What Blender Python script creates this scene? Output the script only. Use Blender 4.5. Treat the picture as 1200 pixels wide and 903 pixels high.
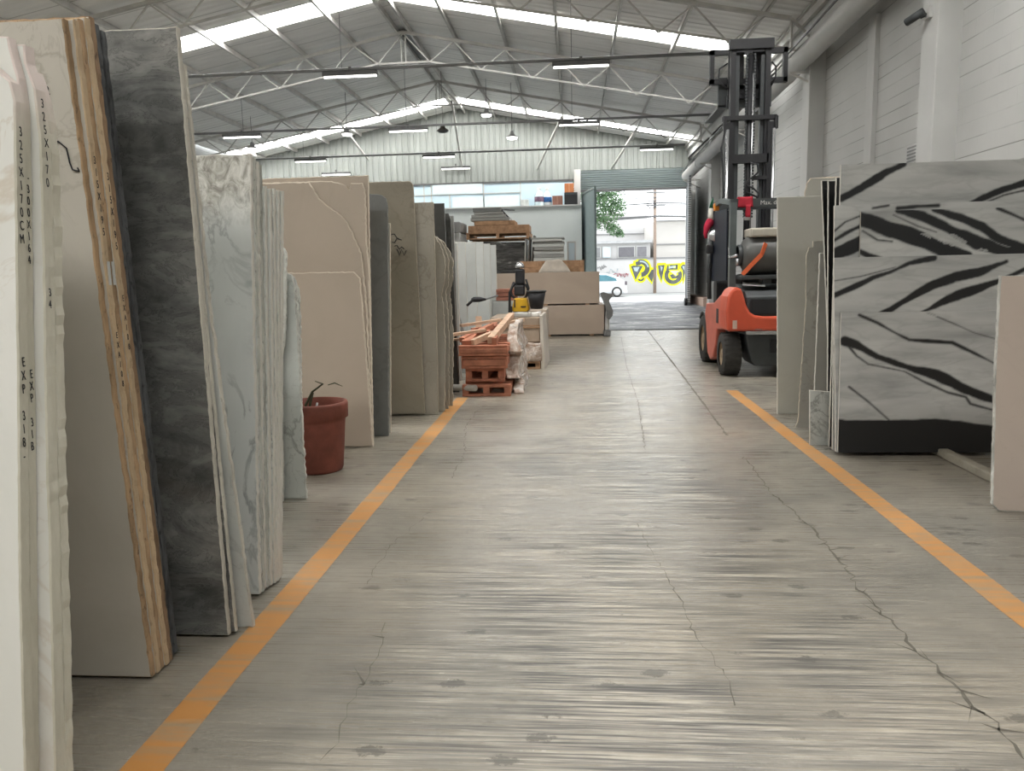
import bpy, bmesh, math, random
import numpy as np
from mathutils import Vector, Matrix, noise as mnoise

for o in list(bpy.data.objects):
    bpy.data.objects.remove(o)
SC = bpy.context.scene
COL = SC.collection
RND = random.Random(7)

# ------------------------------------------------------------------ camera
cd = bpy.data.cameras.new('camera')
cam = bpy.data.objects.new('camera', cd)
COL.objects.link(cam)
RIGHT = Vector((0.99667936, 0.07846363, -0.02176479))
UP = Vector((0.01015054, 0.14548465, 0.98930844))
FWD = Vector((-0.08079117, 0.98624423, -0.1442051))
cm = Matrix((RIGHT, UP, -FWD)).transposed().to_4x4()
cm.translation = (0, 0, 1.3)
cam.matrix_world = cm
cd.sensor_fit = 'HORIZONTAL'
cd.sensor_width = 36.0
cd.lens = 905 / 1200 * 36.0
cd.clip_start = 0.05
cd.clip_end = 300
SC.camera = cam

# ------------------------------------------------------------------ world and exposure
SKY_STRENGTH = 2.8
SKYLIGHT_STRENGTH = 13.0
w = bpy.data.worlds.new('overcast_sky')
SC.world = w
w.use_nodes = True
wn = w.node_tree
wn.nodes['Background'].inputs[0].default_value = (0.93, 0.97, 1.0, 1)
wn.nodes['Background'].inputs[1].default_value = SKY_STRENGTH
SC.view_settings.view_transform = 'Standard'
SC.view_settings.look = 'None'
SC.view_settings.exposure = 0.5
SC.view_settings.gamma = 1.0
SC.view_settings.use_curve_mapping = False


# ------------------------------------------------------------------ material helpers
class NT:
    def __init__(s, name, rough=0.6, spec=0.4, metal=0.0):
        s.m = bpy.data.materials.new(name)
        s.m.use_nodes = True
        s.t = s.m.node_tree
        s.b = s.t.nodes['Principled BSDF']
        s.b.inputs['Roughness'].default_value = rough
        s.b.inputs['Specular IOR Level'].default_value = spec
        s.b.inputs['Metallic'].default_value = metal
        s._tc = None

    def n(s, ty, **kw):
        return_node = s.t.nodes.new(ty)
        for k, v in kw.items():
            setattr(return_node, k, v)
        return return_node

    def link(s, a, b):
        s.t.links.new(a, b)

    def set(s, sock, v):
        if hasattr(v, 'is_linked'):
            s.link(v, sock)
        elif isinstance(v, (tuple, list)) and len(v) == 3 and sock.type == 'RGBA':
            sock.default_value = (*v, 1)
        else:
            sock.default_value = v

    def coord(s, scale=(1, 1, 1), rot=(0, 0, 0), rand=True):
        tc = s.n('ShaderNodeTexCoord')
        mp = s.n('ShaderNodeMapping')
        mp.inputs['Scale'].default_value = scale
        mp.inputs['Rotation'].default_value = rot
        s.link(tc.outputs['Object'], mp.inputs['Vector'])
        if rand:
            oi = s.n('ShaderNodeObjectInfo')
            mu = s.n('ShaderNodeMath', operation='MULTIPLY')
            s.link(oi.outputs['Random'], mu.inputs[0])
            mu.inputs[1].default_value = 37.0
            s.link(mu.outputs[0], mp.inputs['Location'])
        return mp.outputs['Vector']

    def noise(s, vec, scale, detail=4, rough=0.55, dist=0.0):
        q = s.n('ShaderNodeTexNoise')
        q.inputs['Scale'].default_value = scale
        q.inputs['Detail'].default_value = detail
        q.inputs['Roughness'].default_value = rough
        q.inputs['Distortion'].default_value = dist
        s.link(vec, q.inputs['Vector'])
        return q.outputs['Fac']

    def ramp(s, fac, stops, interp='LINEAR'):
        q = s.n('ShaderNodeValToRGB')
        cr = q.color_ramp
        cr.interpolation = interp
        while len(cr.elements) < len(stops):
            cr.elements.new(0.5)
        for e, (p, c) in zip(cr.elements, stops):
            e.position = p
            e.color = (*c, 1) if not isinstance(c, (int, float)) else (c, c, c, 1)
        s.link(fac, q.inputs['Fac'])
        return q.outputs['Color']

    def mix(s, fac, a, b, mode='MIX'):
        q = s.n('ShaderNodeMix', data_type='RGBA', blend_type=mode)
        s.set(q.inputs[0], fac)
        s.set(q.inputs[6], a)
        s.set(q.inputs[7], b)
        return q.outputs[2]

    def math(s, op, a, b=0.0, clamp=False):
        q = s.n('ShaderNodeMath', operation=op, use_clamp=clamp)
        s.set(q.inputs[0], a)
        s.set(q.inputs[1], b)
        return q.outputs[0]

    def color(s, c):
        s.set(s.b.inputs['Base Color'], c)

    def rough(s, c):
        s.set(s.b.inputs['Roughness'], c)

    def bump(s, h, strength=0.3, dist=0.02):
        q = s.n('ShaderNodeBump')
        q.inputs['Strength'].default_value = strength
        q.inputs['Distance'].default_value = dist
        s.link(h, q.inputs['Height'])
        s.link(q.outputs[0], s.b.inputs['Normal'])


def plain(name, c, rough=0.6, spec=0.4, metal=0.0, var=0.12, scale=6.0, bump=0.0):
    """painted / solid surface with a light noise variation"""
    k = NT(name, rough, spec, metal)
    v = k.coord()
    f = k.noise(v, scale, 5)
    lo = tuple(x * (1 - var) for x in c)
    hi = tuple(min(1, x * (1 + var)) for x in c)
    k.color(k.ramp(f, [(0.3, lo), (0.7, hi)]))
    if bump:
        k.bump(k.noise(v, scale * 6, 4), bump, 0.01)
    return k.m


def emit(name, c, strength):
    k = NT(name)
    k.color(c)
    k.b.inputs['Emission Color'].default_value = (*c, 1)
    k.b.inputs['Emission Strength'].default_value = strength
    return k.m


def marble(name, a, b, vein, vscale=1.2, vwidth=0.03, amt=0.8, rough=0.25, stretch=(1, 1, 1), rot=(0, 0, 0),
           dist=1.2, cloud=1.0, fine=0.0):
    k = NT(name, rough, 0.45)
    v = k.coord(stretch, rot)
    cl = k.noise(v, cloud, 6, 0.6, 0.8)
    col = k.ramp(cl, [(0.3, a), (0.7, b)])
    n1 = k.noise(v, vscale, 6, 0.55, dist)
    d = k.math('ABSOLUTE', k.math('SUBTRACT', n1, 0.5))
    m1 = k.ramp(d, [(0.0, 1.0), (vwidth, 0.0)])
    n2 = k.noise(v, vscale * 2.7, 5, 0.6, dist)
    d2 = k.math('ABSOLUTE', k.math('SUBTRACT', n2, 0.52))
    m2 = k.ramp(d2, [(0.0, 0.6), (vwidth * 0.7, 0.0)])
    msk = k.noise(v, vscale * 0.6, 2)
    mm = k.math('MULTIPLY', k.math('ADD', m1, m2, True), k.ramp(msk, [(0.4, 0.0), (0.6, 1.0)]))
    col = k.mix(k.math('MULTIPLY', mm, amt), col, vein)
    if fine:
        f = k.noise(v, 60, 3)
        col = k.mix(fine, col, k.ramp(f, [(0.3, 0.0), (0.7, 1.0)]), 'OVERLAY')
    k.color(col)
    return k.m


def edge_mat(name, c, var=0.35, rough=0.75):
    k = NT(name, rough, 0.3)
    v = k.coord((1, 1, 0.35))
    f = k.noise(v, 14, 6, 0.65)
    lo = tuple(x * (1 - var) for x in c)
    col = k.ramp(f, [(0.3, lo), (0.62, c)])
    sp = k.noise(k.coord((1, 1, 0.6)), 55, 3, 0.6)
    k.color(k.mix(k.math('MULTIPLY', k.ramp(sp, [(0.60, 0.0), (0.70, 1.0)]), min(0.9, var * 1.3)), col, tuple(x * .25 for x in c)))
    k.bump(k.noise(v, 40, 4), 0.4, 0.01)
    return k.m


# ------------------------------------------------------------------ mesh helpers
class MB:
    def __init__(s):
        s.v = []
        s.f = []
        s.mi = []
        s.smooth = []

    def add(s, verts, faces, mi=0, smooth=False):
        o = len(s.v)
        s.v += [tuple(x) for x in verts]
        s.f += [tuple(i + o for i in f) for f in faces]
        s.mi += [mi] * len(faces)
        s.smooth += [smooth] * len(faces)
        return s

    def box(s, a, b, mi=0):
        x0, x1 = sorted((a[0], b[0])); y0, y1 = sorted((a[1], b[1])); z0, z1 = sorted((a[2], b[2]))
        V = [(x0, y0, z0), (x1, y0, z0), (x1, y1, z0), (x0, y1, z0), (x0, y0, z1), (x1, y0, z1), (x1, y1, z1), (x0, y1, z1)]
        return s.add(V, [(0, 3, 2, 1), (4, 5, 6, 7), (0, 1, 5, 4), (1, 2, 6, 5), (2, 3, 7, 6), (3, 0, 4, 7)], mi)

    def cbox(s, a, b, c=0.01, mi=0):
        """box with chamfered edges"""
        x0, x1 = sorted((a[0], b[0])); y0, y1 = sorted((a[1], b[1])); z0, z1 = sorted((a[2], b[2]))
        bm = bmesh.new()
        bmesh.ops.create_cube(bm, size=1)
        for v in bm.verts:
            v.co = Vector(((x0 + x1) / 2 + v.co.x * (x1 - x0), (y0 + y1) / 2 + v.co.y * (y1 - y0), (z0 + z1) / 2 + v.co.z * (z1 - z0)))
        bmesh.ops.bevel(bm, geom=list(bm.edges), offset=c, segments=2, affect='EDGES', profile=0.5)
        return s.frombm(bm, mi)

    def frombm(s, bm, mi=0, smooth=False):
        bm.verts.index_update()
        s.add([v.co[:] for v in bm.verts], [[v.index for v in f.verts] for f in bm.faces], mi, smooth)
        bm.free()
        return s

    def bar(s, p, q, wd, ht=None, mi=0, up=(0, 0, 1)):
        """rectangular bar from p to q"""
        ht = ht or wd
        p = Vector(p); q = Vector(q)
        d = (q - p).normalized()
        u = Vector(up)
        if abs(d.dot(u)) > 0.98:
            u = Vector((0, 1, 0))
        sd = d.cross(u).normalized()
        u2 = sd.cross(d).normalized()
        V = []
        for c in (p, q):
            for (a, b) in ((-1, -1), (1, -1), (1, 1), (-1, 1)):
                V.append(c + sd * a * wd / 2 + u2 * b * ht / 2)
        return s.add(V, [(0, 1, 2, 3), (7, 6, 5, 4), (0, 4, 5, 1), (1, 5, 6, 2), (2, 6, 7, 3), (3, 7, 4, 0)], mi)

    def tube(s, pts, r, n=8, mi=0, caps=True):
        pts = [Vector(p) for p in pts]
        rs = r if isinstance(r, (list, tuple)) else [r] * len(pts)
        rings = []
        prev = None
        for i, p in enumerate(pts):
            d = (pts[min(i + 1, len(pts) - 1)] - pts[max(i - 1, 0)]).normalized()
            if prev is None:
                u = Vector((0, 0, 1)) if abs(d.z) < 0.9 else Vector((1, 0, 0))
            else:
                u = prev
            sd = d.cross(u)
            if sd.length < 1e-4:
                sd = d.cross(Vector((0, 1, 0)))
            sd.normalize()
            u = sd.cross(d).normalized()
            prev = u
            rings.append([p + (sd * math.cos(2 * math.pi * k / n) + u * math.sin(2 * math.pi * k / n)) * rs[i] for k in range(n)])
        V = [v for rg in rings for v in rg]
        F = []
        for i in range(len(rings) - 1):
            for k in range(n):
                F.append((i * n + k, i * n + (k + 1) % n, (i + 1) * n + (k + 1) % n, (i + 1) * n + k))
        s.add(V, F, mi, True)
        if caps:
            o = len(s.v) - len(V)
            s.f += [tuple(o + k for k in reversed(range(n))), tuple(o + (len(rings) - 1) * n + k for k in range(n))]
            s.mi += [mi, mi]
            s.smooth += [False, False]
        return s

    def lathe(s, prof, axis='Z', c=(0, 0, 0), n=24, mi=0, smooth=True):
        V = []
        F = []
        for (r, h) in prof:
            for k in range(n):
                a = 2 * math.pi * k / n
                x, y = r * math.cos(a), r * math.sin(a)
                p = {'Z': (x, y, h), 'X': (h, x, y), 'Y': (y, h, x)}[axis]
                V.append((p[0] + c[0], p[1] + c[1], p[2] + c[2]))
        for i in range(len(prof) - 1):
            for k in range(n):
                F.append((i * n + k, i * n + (k + 1) % n, (i + 1) * n + (k + 1) % n, (i + 1) * n + k))
        return s.add(V, F, mi, smooth)

    def prism(s, poly, axis, a, b, mi=0, mi_side=None):
        """poly of 2D points extruded along axis from a to b (axis X: poly=(y,z); Y: (x,z); Z: (x,y))"""
        def P(u, v, t):
            return {'X': (t, u, v), 'Y': (u, t, v), 'Z': (u, v, t)}[axis]
        n = len(poly)
        V = [P(u, v, a) for u, v in poly] + [P(u, v, b) for u, v in poly]
        s.add(V, [tuple(range(n)), tuple(reversed(range(n, 2 * n)))], mi)
        o = len(s.v) - 2 * n
        m2 = mi if mi_side is None else mi_side
        for i in range(n):
            j = (i + 1) % n
            s.f.append((o + j, o + i, o + n + i, o + n + j))
            s.mi.append(m2)
            s.smooth.append(False)
        return s

    def crumple(s, a, b, amp=0.03, sub=5, seed=0, freq=5.0, mi=0, taper=0.0):
        bm = bmesh.new()
        bmesh.ops.create_cube(bm, size=1)
        bmesh.ops.subdivide_edges(bm, edges=list(bm.edges), cuts=sub, use_grid_fill=True)
        c = (Vector(a) + Vector(b)) / 2
        d = Vector(b) - Vector(a)
        for v in bm.verts:
            co = v.co.copy()
            t = 1 - taper * (co.z + 0.5)
            p = Vector((c.x + co.x * d.x * t, c.y + co.y * d.y * t, c.z + co.z * d.z))
            nv = mnoise.noise_vector(p * freq + Vector((seed, seed * 1.7, 0)))
            k = 1.0 if co.z > -0.49 else 0.0
            v.co = p + Vector((nv.x, nv.y, nv.z * k)) * amp
        return s.frombm(bm, mi, True)

    def build(s, name, mats, parent=None, loc=None, fix=True):
        """link as one object; verts are given in world space; parent = thing (Empty/mesh at its own location)"""
        off = Vector((0, 0, 0))
        if parent is not None:
            p = parent
            while p is not None:
                off += p.location
                p = p.parent
        elif loc is not None:
            off = Vector(loc)
        me = bpy.data.meshes.new(name)
        me.from_pydata([(x - off.x, y - off.y, z - off.z) for x, y, z in s.v], [], s.f)
        if not isinstance(mats, (list, tuple)):
            mats = [mats]
        for m in mats:
            me.materials.append(m)
        me.polygons.foreach_set('material_index', s.mi)
        me.polygons.foreach_set('use_smooth', s.smooth)
        if fix:
            bm = bmesh.new()
            bm.from_mesh(me)
            bmesh.ops.recalc_face_normals(bm, faces=bm.faces)
            bm.to_mesh(me)
            bm.free()
        me.update()
        o = bpy.data.objects.new(name, me)
        COL.objects.link(o)
        if parent is not None:
            o.parent = parent
        elif loc is not None:
            o.location = loc
        return o


def tag(o, label=None, cat=None, group=None, kind='thing'):
    if label: o['label'] = label
    if cat: o['category'] = cat
    if group: o['group'] = group
    if kind: o['kind'] = kind
    return o


def thing(name, label, cat, loc, group=None):
    o = bpy.data.objects.new(name, None)
    o.empty_display_size = 0.1
    o.location = loc
    COL.objects.link(o)
    return tag(o, label, cat, group)


def structure(name, mb, mats, parent=None, loc=None, label=None, cat=None):
    o = mb.build(name, mats, parent, loc)
    if parent is None:
        o['kind'] = 'structure'
        if label: o['label'] = label
        if cat: o['category'] = cat
    return o


def dup(root, loc, label=None, group=None):
    r = root.copy()
    COL.objects.link(r)
    r.location = loc
    if label: r['label'] = label
    if group: r['group'] = group
    for ch in root.children:
        c = ch.copy()
        COL.objects.link(c)
        c.parent = r
        for g in ch.children:
            d = g.copy()
            COL.objects.link(d)
            d.parent = c
    return r


def lettering(name, body, size, mat, parent, loc, rot, space=1.0, line=1.0, align='CENTER', sx=1.0):
    """text as a thin mesh; rot = 3x3 columns (text x, text y, text normal) in world space; loc in world space"""
    cu = bpy.data.curves.new(name, 'FONT')
    cu.body = body
    cu.size = size
    cu.space_character = space
    cu.space_line = line
    cu.align_x = align
    cu.extrude = 0.0004
    to = bpy.data.objects.new(name, cu)
    COL.objects.link(to)
    dg = bpy.context.evaluated_depsgraph_get()
    me = bpy.data.meshes.new_from_object(to.evaluated_get(dg))
    bpy.data.objects.remove(to)
    X, Y, Z = [Vector(q) for q in rot]
    R = Matrix((X, Y, Z)).transposed().to_4x4()
    S = Matrix.Diagonal((sx, 1, 1, 1))
    off = Vector((0, 0, 0))
    p = parent
    while p is not None:
        off += p.location
        p = p.parent
    me.transform(Matrix.Translation(Vector(loc) - off) @ R @ S)
    me.materials.clear()
    me.materials.append(mat)
    o = bpy.data.objects.new(name, me)
    COL.objects.link(o)
    o.parent = parent
    return o


# ------------------------------------------------------------------ shared materials
M = {}
M['steel_white'] = plain('painted_steel', (0.50, 0.49, 0.46), 0.5, 0.4, var=0.15, scale=3)
M['steel_dark'] = plain('dark_steel', (0.10, 0.10, 0.10), 0.5, 0.4)
M['conduit'] = plain('grey_conduit', (0.20, 0.20, 0.20), 0.5, 0.4)
M['white_paint'] = plain('white_paint', (0.49, 0.49, 0.474), 0.7, 0.3, var=0.05, scale=1.5)
M['lamp_glow'] = emit('lamp_glow', (1.0, 0.98, 0.94), 4.0)
M['black'] = plain('black_metal', (0.018, 0.018, 0.02), 0.5, 0.4)
M['charcoal'] = plain('charcoal_metal', (0.045, 0.05, 0.052), 0.45, 0.45)
M['red_paint'] = plain('red_paint', (0.56, 0.085, 0.04), 0.4, 0.5, var=0.12, scale=4)
M['rubber'] = plain('tyre_rubber', (0.05, 0.048, 0.045), 0.85, 0.2, scale=20, bump=0.3)
M['chrome'] = plain('polished_rod', (0.55, 0.56, 0.57), 0.25, 0.5, 0.7)
M['ink'] = plain('marker_ink', (0.03, 0.03, 0.035), 0.8, 0.1)
M['wood'] = plain('raw_timber', (0.36, 0.22, 0.13), 0.8, 0.2, var=0.3, scale=10)
M['redwood'] = plain('pinkish_timber', (0.47, 0.20, 0.125), 0.8, 0.2, var=0.28, scale=9)
M['palewood'] = plain('pale_timber', (0.58, 0.40, 0.28), 0.8, 0.2, var=0.22, scale=9)
M['glass'] = plain('window_glass', (0.52, 0.66, 0.74), 0.12, 0.6, var=0.1, scale=0.6)

# ------------------------------------------------------------------ floor
def concrete(name):
    k = NT(name, 0.5, 0.4)
    v = k.coord(rand=False)
    big = k.noise(v, 0.45, 4, 0.6, 0.3)
    mid = k.noise(v, 3.5, 6, 0.65)
    col = k.ramp(big, [(0.32, (0.190, 0.180, 0.157)), (0.52, (0.275, 0.250, 0.208)), (0.72, (0.32, 0.280, 0.220))])
    col = k.mix(0.35, col, k.ramp(mid, [(0.25, (0.30, 0.30, 0.29)), (0.75, (0.70, 0.69, 0.66))]), 'OVERLAY')
    # broomed grooves running across the aisle
    st = k.noise(k.coord((2.0, 72, 1), rand=False), 1.0, 3, 0.6)
    st2 = k.noise(k.coord((0.9, 22, 1), rand=False), 1.0, 5, 0.7)
    sx = k.n('ShaderNodeSeparateXYZ')
    k.link(v, sx.inputs[0])
    ctr = k.math('ABSOLUTE', k.math('SUBTRACT', sx.outputs[0], 0.25))
    wear = k.ramp(k.math('MULTIPLY', ctr, 0.5), [(0.18, 1.0), (0.62, 0.12)])
    pat = k.math('MULTIPLY', wear, k.ramp(k.noise(v, 1.3, 4, 0.6, 0.4), [(0.38, 0.25), (0.58, 1.0)]))
    sk = k.ramp(st, [(0.40, 0.0), (0.50, 0.42), (0.58, 1.0)])
    col2 = k.mix(k.math('MULTIPLY', pat, 0.75), col, sk, 'OVERLAY')
    col2 = k.mix(k.math('MULTIPLY', pat, 0.40), col2, k.ramp(st2, [(0.38, 0.05), (0.62, 0.95)]), 'OVERLAY')
    # pits and scuffs
    vo = k.n('ShaderNodeTexVoronoi')
    vo.inputs['Scale'].default_value = 1.0
    k.link(k.coord((3.4, 6.5, 1), rand=False), vo.inputs['Vector'])
    wob = k.math('ADD', vo.outputs['Distance'], k.math('MULTIPLY', k.noise(v, 34, 5, 0.7), 0.42))
    pit = k.ramp(wob, [(0.325, 1.0), (0.375, 0.0)])
    col3 = k.mix(k.math('MULTIPLY', pit, 0.62), col2, (0.075, 0.068, 0.055))
    k.color(col3)
    k.rough(k.ramp(k.math('ADD', k.math('MULTIPLY', sk, -0.35), k.math('ADD', k.math('MULTIPLY', mid, 0.5), 0.35)), [(0.2, 0.22), (0.75, 0.46)]))
    h = k.math('ADD', k.math('MULTIPLY', k.math('MULTIPLY', st, pat), 0.8), k.math('ADD', k.math('MULTIPLY', k.math('MULTIPLY', st2, pat), 1.2), k.math('MULTIPLY', k.noise(v, 60, 3), 0.2)))
    k.b.inputs['Specular IOR Level'].default_value = 0.6
    k.bump(h, 0.28, 0.008)
    return k.m


M['concrete'] = concrete('worn_concrete')
fl = MB().box((-14, -9, -0.2), (5.2, 17.15, 0))
floor = structure('floor', fl, M['concrete'])


def paint_mat():
    k = NT('worn_floor_paint', 0.6, 0.35)
    v = k.coord(rand=False)
    n = k.noise(v, 4, 6, 0.7)
    big = k.noise(v, 0.8, 3)
    col = k.ramp(big, [(0.35, (0.47, 0.215, 0.055)), (0.65, (0.55, 0.27, 0.085))])
    vs = k.coord((1.2, 26, 1), rand=False)
    worn = k.ramp(k.math('ADD', k.math('MULTIPLY', k.noise(vs, 1.0, 4), 0.6), k.math('MULTIPLY', n, 0.4)), [(0.46, 0.0), (0.62, 0.8)])
    k.color(k.mix(worn, col, (0.33, 0.26, 0.17)))
    return k.m


M['paint'] = paint_mat()


def line_strip(x0, x1, y0, y1, wd=0.12, z=0.0015):
    mb = MB()
    n = 40
    rr = random.Random(int(abs(x0) * 100))
    L, Rr = [], []
    for i in range(n + 1):
        y = y0 + (y1 - y0) * i / n
        x = x0 + (x1 - x0) * i / n
        L.append((x - wd / 2 + rr.uniform(-.004, .004), y, z))
        Rr.append((x + wd / 2 + rr.uniform(-.004, .004), y, z))
    mb.add(L + Rr, [(i, n + 1 + i, n + 2 + i, i + 1) for i in range(n)])
    return mb


o = line_strip(-1.16, -1.19, -2.0, 8.05).build('painted_line', M['paint'], floor)
o['label'] = 'orange painted line along the left racks'
o = line_strip(1.63, 1.68, -2.0, 8.35).build('painted_line', M['paint'], floor)
o['label'] = 'orange painted line along the right racks'

M['crack'] = plain('crack_dark', (0.15, 0.138, 0.115), 0.9, 0.1)  # dark tone of the floor cracks and the joint


def crack(pts, wd, seed, jit=0.02, branch=0):
    rr = random.Random(seed)
    mb = MB()
    P = []
    for a, b in zip(pts[:-1], pts[1:]):
        n = max(2, int((Vector(b) - Vector(a)).length / 0.035))
        for i in range(n):
            t = i / n
            P.append((a[0] + (b[0] - a[0]) * t + rr.uniform(-jit, jit), a[1] + (b[1] - a[1]) * t + rr.uniform(-.015, .015)))
    P.append(pts[-1])
    V = []
    for i, p in enumerate(P):
        q = wd * rr.uniform(0.1, 1.0) / 2
        V += [(p[0] - q, p[1], 0.001), (p[0] + q, p[1], 0.001)]
    mb.add(V, [(2 * i, 2 * i + 1, 2 * i + 3, 2 * i + 2) for i in range(len(P) - 1)])
    for i in range(branch):
        j = rr.randrange(2, len(P) - 2)
        p = P[j]
        dx = rr.uniform(-.09, .09)
        mb.add([(p[0], p[1], .001), (p[0] + .004, p[1] + .012, .001), (p[0] + dx, p[1] + rr.uniform(-.12, .12), .001)], [(0, 1, 2)])
    return mb.build('crack', M['crack'], floor)


crack([(1.60, 17.1), (1.33, 9.58), (1.19, 6.06)], 0.03, 1, 0.006)
crack([(1.16, 5.35), (1.16, 4.96), (1.13, 4.5), (1.16, 4.1), (1.18, 3.72), (1.18, 3.41), (1.14, 3.04), (1.15, 2.81), (1.16, 2.49), (1.17, 2.28), (1.19, 2.15), (1.16, 1.6)], 0.014, 2, 0.014, 40)
crack([(0.92, 15.3), (0.71, 10.5), (0.63, 7.71), (0.51, 5.57)], 0.011, 3, 0.008)
crack([(0.32, 3.91), (0.34, 3.56), (0.37, 3.30), (0.41, 2.98), (0.42, 2.68), (0.45, 2.52), (0.48, 2.33), (0.47, 2.20)], 0.005, 4, 0.008)
crack([(-0.81, 4.11), (-0.86, 3.76), (-0.9, 3.54), (-0.9, 3.31), (-0.89, 3.07)], 0.005, 5, 0.012)
crack([(-0.73, 2.71), (-0.69, 2.54), (-0.69, 2.31), (-0.7, 2.13), (-0.68, 1.96), (-0.7, 1.88)], 0.005, 6, 0.009, 4)
crack([(-0.93, 7.29), (-0.94, 6.46), (-0.81, 5.51), (-0.79, 4.79)], 0.008, 7, 0.012)
jm = MB()
jm.add([(-14, 5.465, .001), (5, 5.465, .001), (5, 5.473, .001), (-14, 5.473, .001)], [(0, 1, 2, 3)])
jm.build('joint', M['crack'], floor)


def entrance_mat():
    k = NT('entrance_paving', 0.5, 0.2)
    v = k.coord(rand=False)
    vs = k.coord((0.5, 1.3, 1), rand=False)
    st = k.noise(vs, 1.6, 6, 0.75, 0.8)
    k.color(k.ramp(st, [(0.36, (0.06, 0.065, 0.075)), (0.53, (0.115, 0.12, 0.135)), (0.60, (0.40, 0.39, 0.37))]))
    k.rough(k.ramp(st, [(0.4, 0.55), (0.62, 0.35)]))
    k.bump(st, 0.5, 0.03)
    return k.m


M['entrance'] = entrance_mat()
structure('floor', MB().box((-14, 17.15, -0.2), (5.2, 32.6, -0.005)), M['entrance'])
gt = MB()
gt.box((-0.6, 17.06, 0.0), (1.30, 17.2, 0.012)).box((1.32, 17.06, 0.0), (3.2, 17.2, 0.02))
structure('trim_1', gt, M['steel_dark'])

# ------------------------------------------------------------------ roof
RX, RZ, SL = -4.45, 7.86, 0.195
LX, REX = -13.45, 4.55
def rz(x): return RZ - SL * abs(x - RX)


def ceiling_mat():
    k = NT('roof_sheet', 0.6, 0.35)
    v = k.coord(rand=False)
    sx = k.n('ShaderNodeSeparateXYZ')
    k.link(v, sx.inputs[0])
    fr = k.math('FRACT', k.math('DIVIDE', sx.outputs[1], 1.07))
    ln = k.ramp(k.math('ABSOLUTE', k.math('SUBTRACT', fr, 0.5)), [(0.0, 1.0), (0.022, 0.0)])
    n = k.noise(k.coord((0.5, 3, 1), rand=False), 1.3, 4)
    base = k.ramp(n, [(0.3, (0.70, 0.69, 0.655)), (0.7, (0.80, 0.79, 0.755))])
    k.color(k.mix(k.math('MULTIPLY', ln, 0.75), base, (0.24, 0.24, 0.23)))
    wv = k.math('SINE', k.math('MULTIPLY', sx.outputs[1], 2 * math.pi / 1.07 * 4))
    k.bump(k.math('ADD', k.math('MULTIPLY', wv, 0.5), k.math('MULTIPLY', n, 1.6)), 0.35, 0.05)
    return k.m


M['roof'] = ceiling_mat()
M['skylight'] = emit('skylight_sheet', (1.0, 0.995, 0.975), SKYLIGHT_STRENGTH)
BANDS = [(-2.95, -1.90), (7.75, 8.80), (18.50, 19.38), (29.85, 30.9)]
YEND = 32.15
rm = MB()
ys = [-9.1] + [b for bd in BANDS for b in bd] + [YEND]
for i in range(0, len(ys), 2):
    for (xa, xb) in ((LX, RX), (RX, REX)):
        z0, z1 = rz(xa), rz(xb)
        V = [(xa, ys[i], z0), (xb, ys[i], z1), (xb, ys[i + 1], z1), (xa, ys[i + 1], z0)]
        V += [(a, b, c + 0.05) for a, b, c in V]
        rm.add(V, [(0, 1, 2, 3), (7, 6, 5, 4), (0, 4, 5, 1), (1, 5, 6, 2), (2, 6, 7, 3), (3, 7, 4, 0)])
structure('ceiling', rm, M['roof'])
wi = 1
for (a, b) in BANDS:
    for (xa, xb) in ((LX, RX - 0.15), (RX + 0.15, REX)):
        mb = MB()
        e = 0.02
        V = [(xa, a - e, rz(xa) + .052), (xb, a - e, rz(xb) + .052), (xb, b + e, rz(xb) + .052), (xa, b + e, rz(xa) + .052)]
        V += [(p, q, r + 0.006) for p, q, r in V]
        mb.add(V, [(0, 1, 2, 3), (7, 6, 5, 4), (0, 4, 5, 1), (1, 5, 6, 2), (2, 6, 7, 3), (3, 7, 4, 0)])
        structure('window_%d' % wi, mb, M['skylight'])
        wi += 1
    structure('trim_2', MB().box((RX - .16, a - .02, RZ - 0.03), (RX + .16, b + .02, RZ + 0.06)), M['steel_white'])

# purlins
ORD = ['', 'first', 'second', 'third', 'fourth', 'fifth', 'sixth']
for sgn, side in ((-1, 'left'), (1, 'right')):
    for i in range(1, 7):
        x = RX + sgn * 1.36 * i
        z = rz(x) - 0.01
        mb = MB()
        # C section: web and two flanges
        mb.box((x - 0.006, -9, z - 0.13), (x + 0.006, 32, z))
        mb.box((x - 0.006, -9, z - 0.012), (x + sgn * 0.06, 32, z))
        mb.box((x - 0.006, -9, z - 0.13), (x + sgn * 0.06, 32, z - 0.118))
        o = mb.build('roof_purlin', M['steel_white'], None, (x, 11, z))
        tag(o, 'long off-white steel roof purlin, %s one down the %s slope from the ridge' % (ORD[i], side), 'roof beam', 'roof purlins')
t = thing('ridge_beam', 'paired steel ridge beam running along the top of the roof', 'roof beam', (RX, 11, RZ))
for dx in (-0.17, 0.17):
    MB().box((RX + dx - .03, -9, RZ - 0.19), (RX + dx + .03, 32, RZ - 0.045)).build('beam', M['steel_white'], t)
o = MB().box((RX - .14, 21.6, RZ - 0.09), (RX + .14, 24.4, RZ - 0.06)).build('vent', M['steel_dark'], t)
o['label'] = 'dark open vent between the ridge beams'


def top(x): return 7.68 - SL * abs(x - RX)


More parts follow.
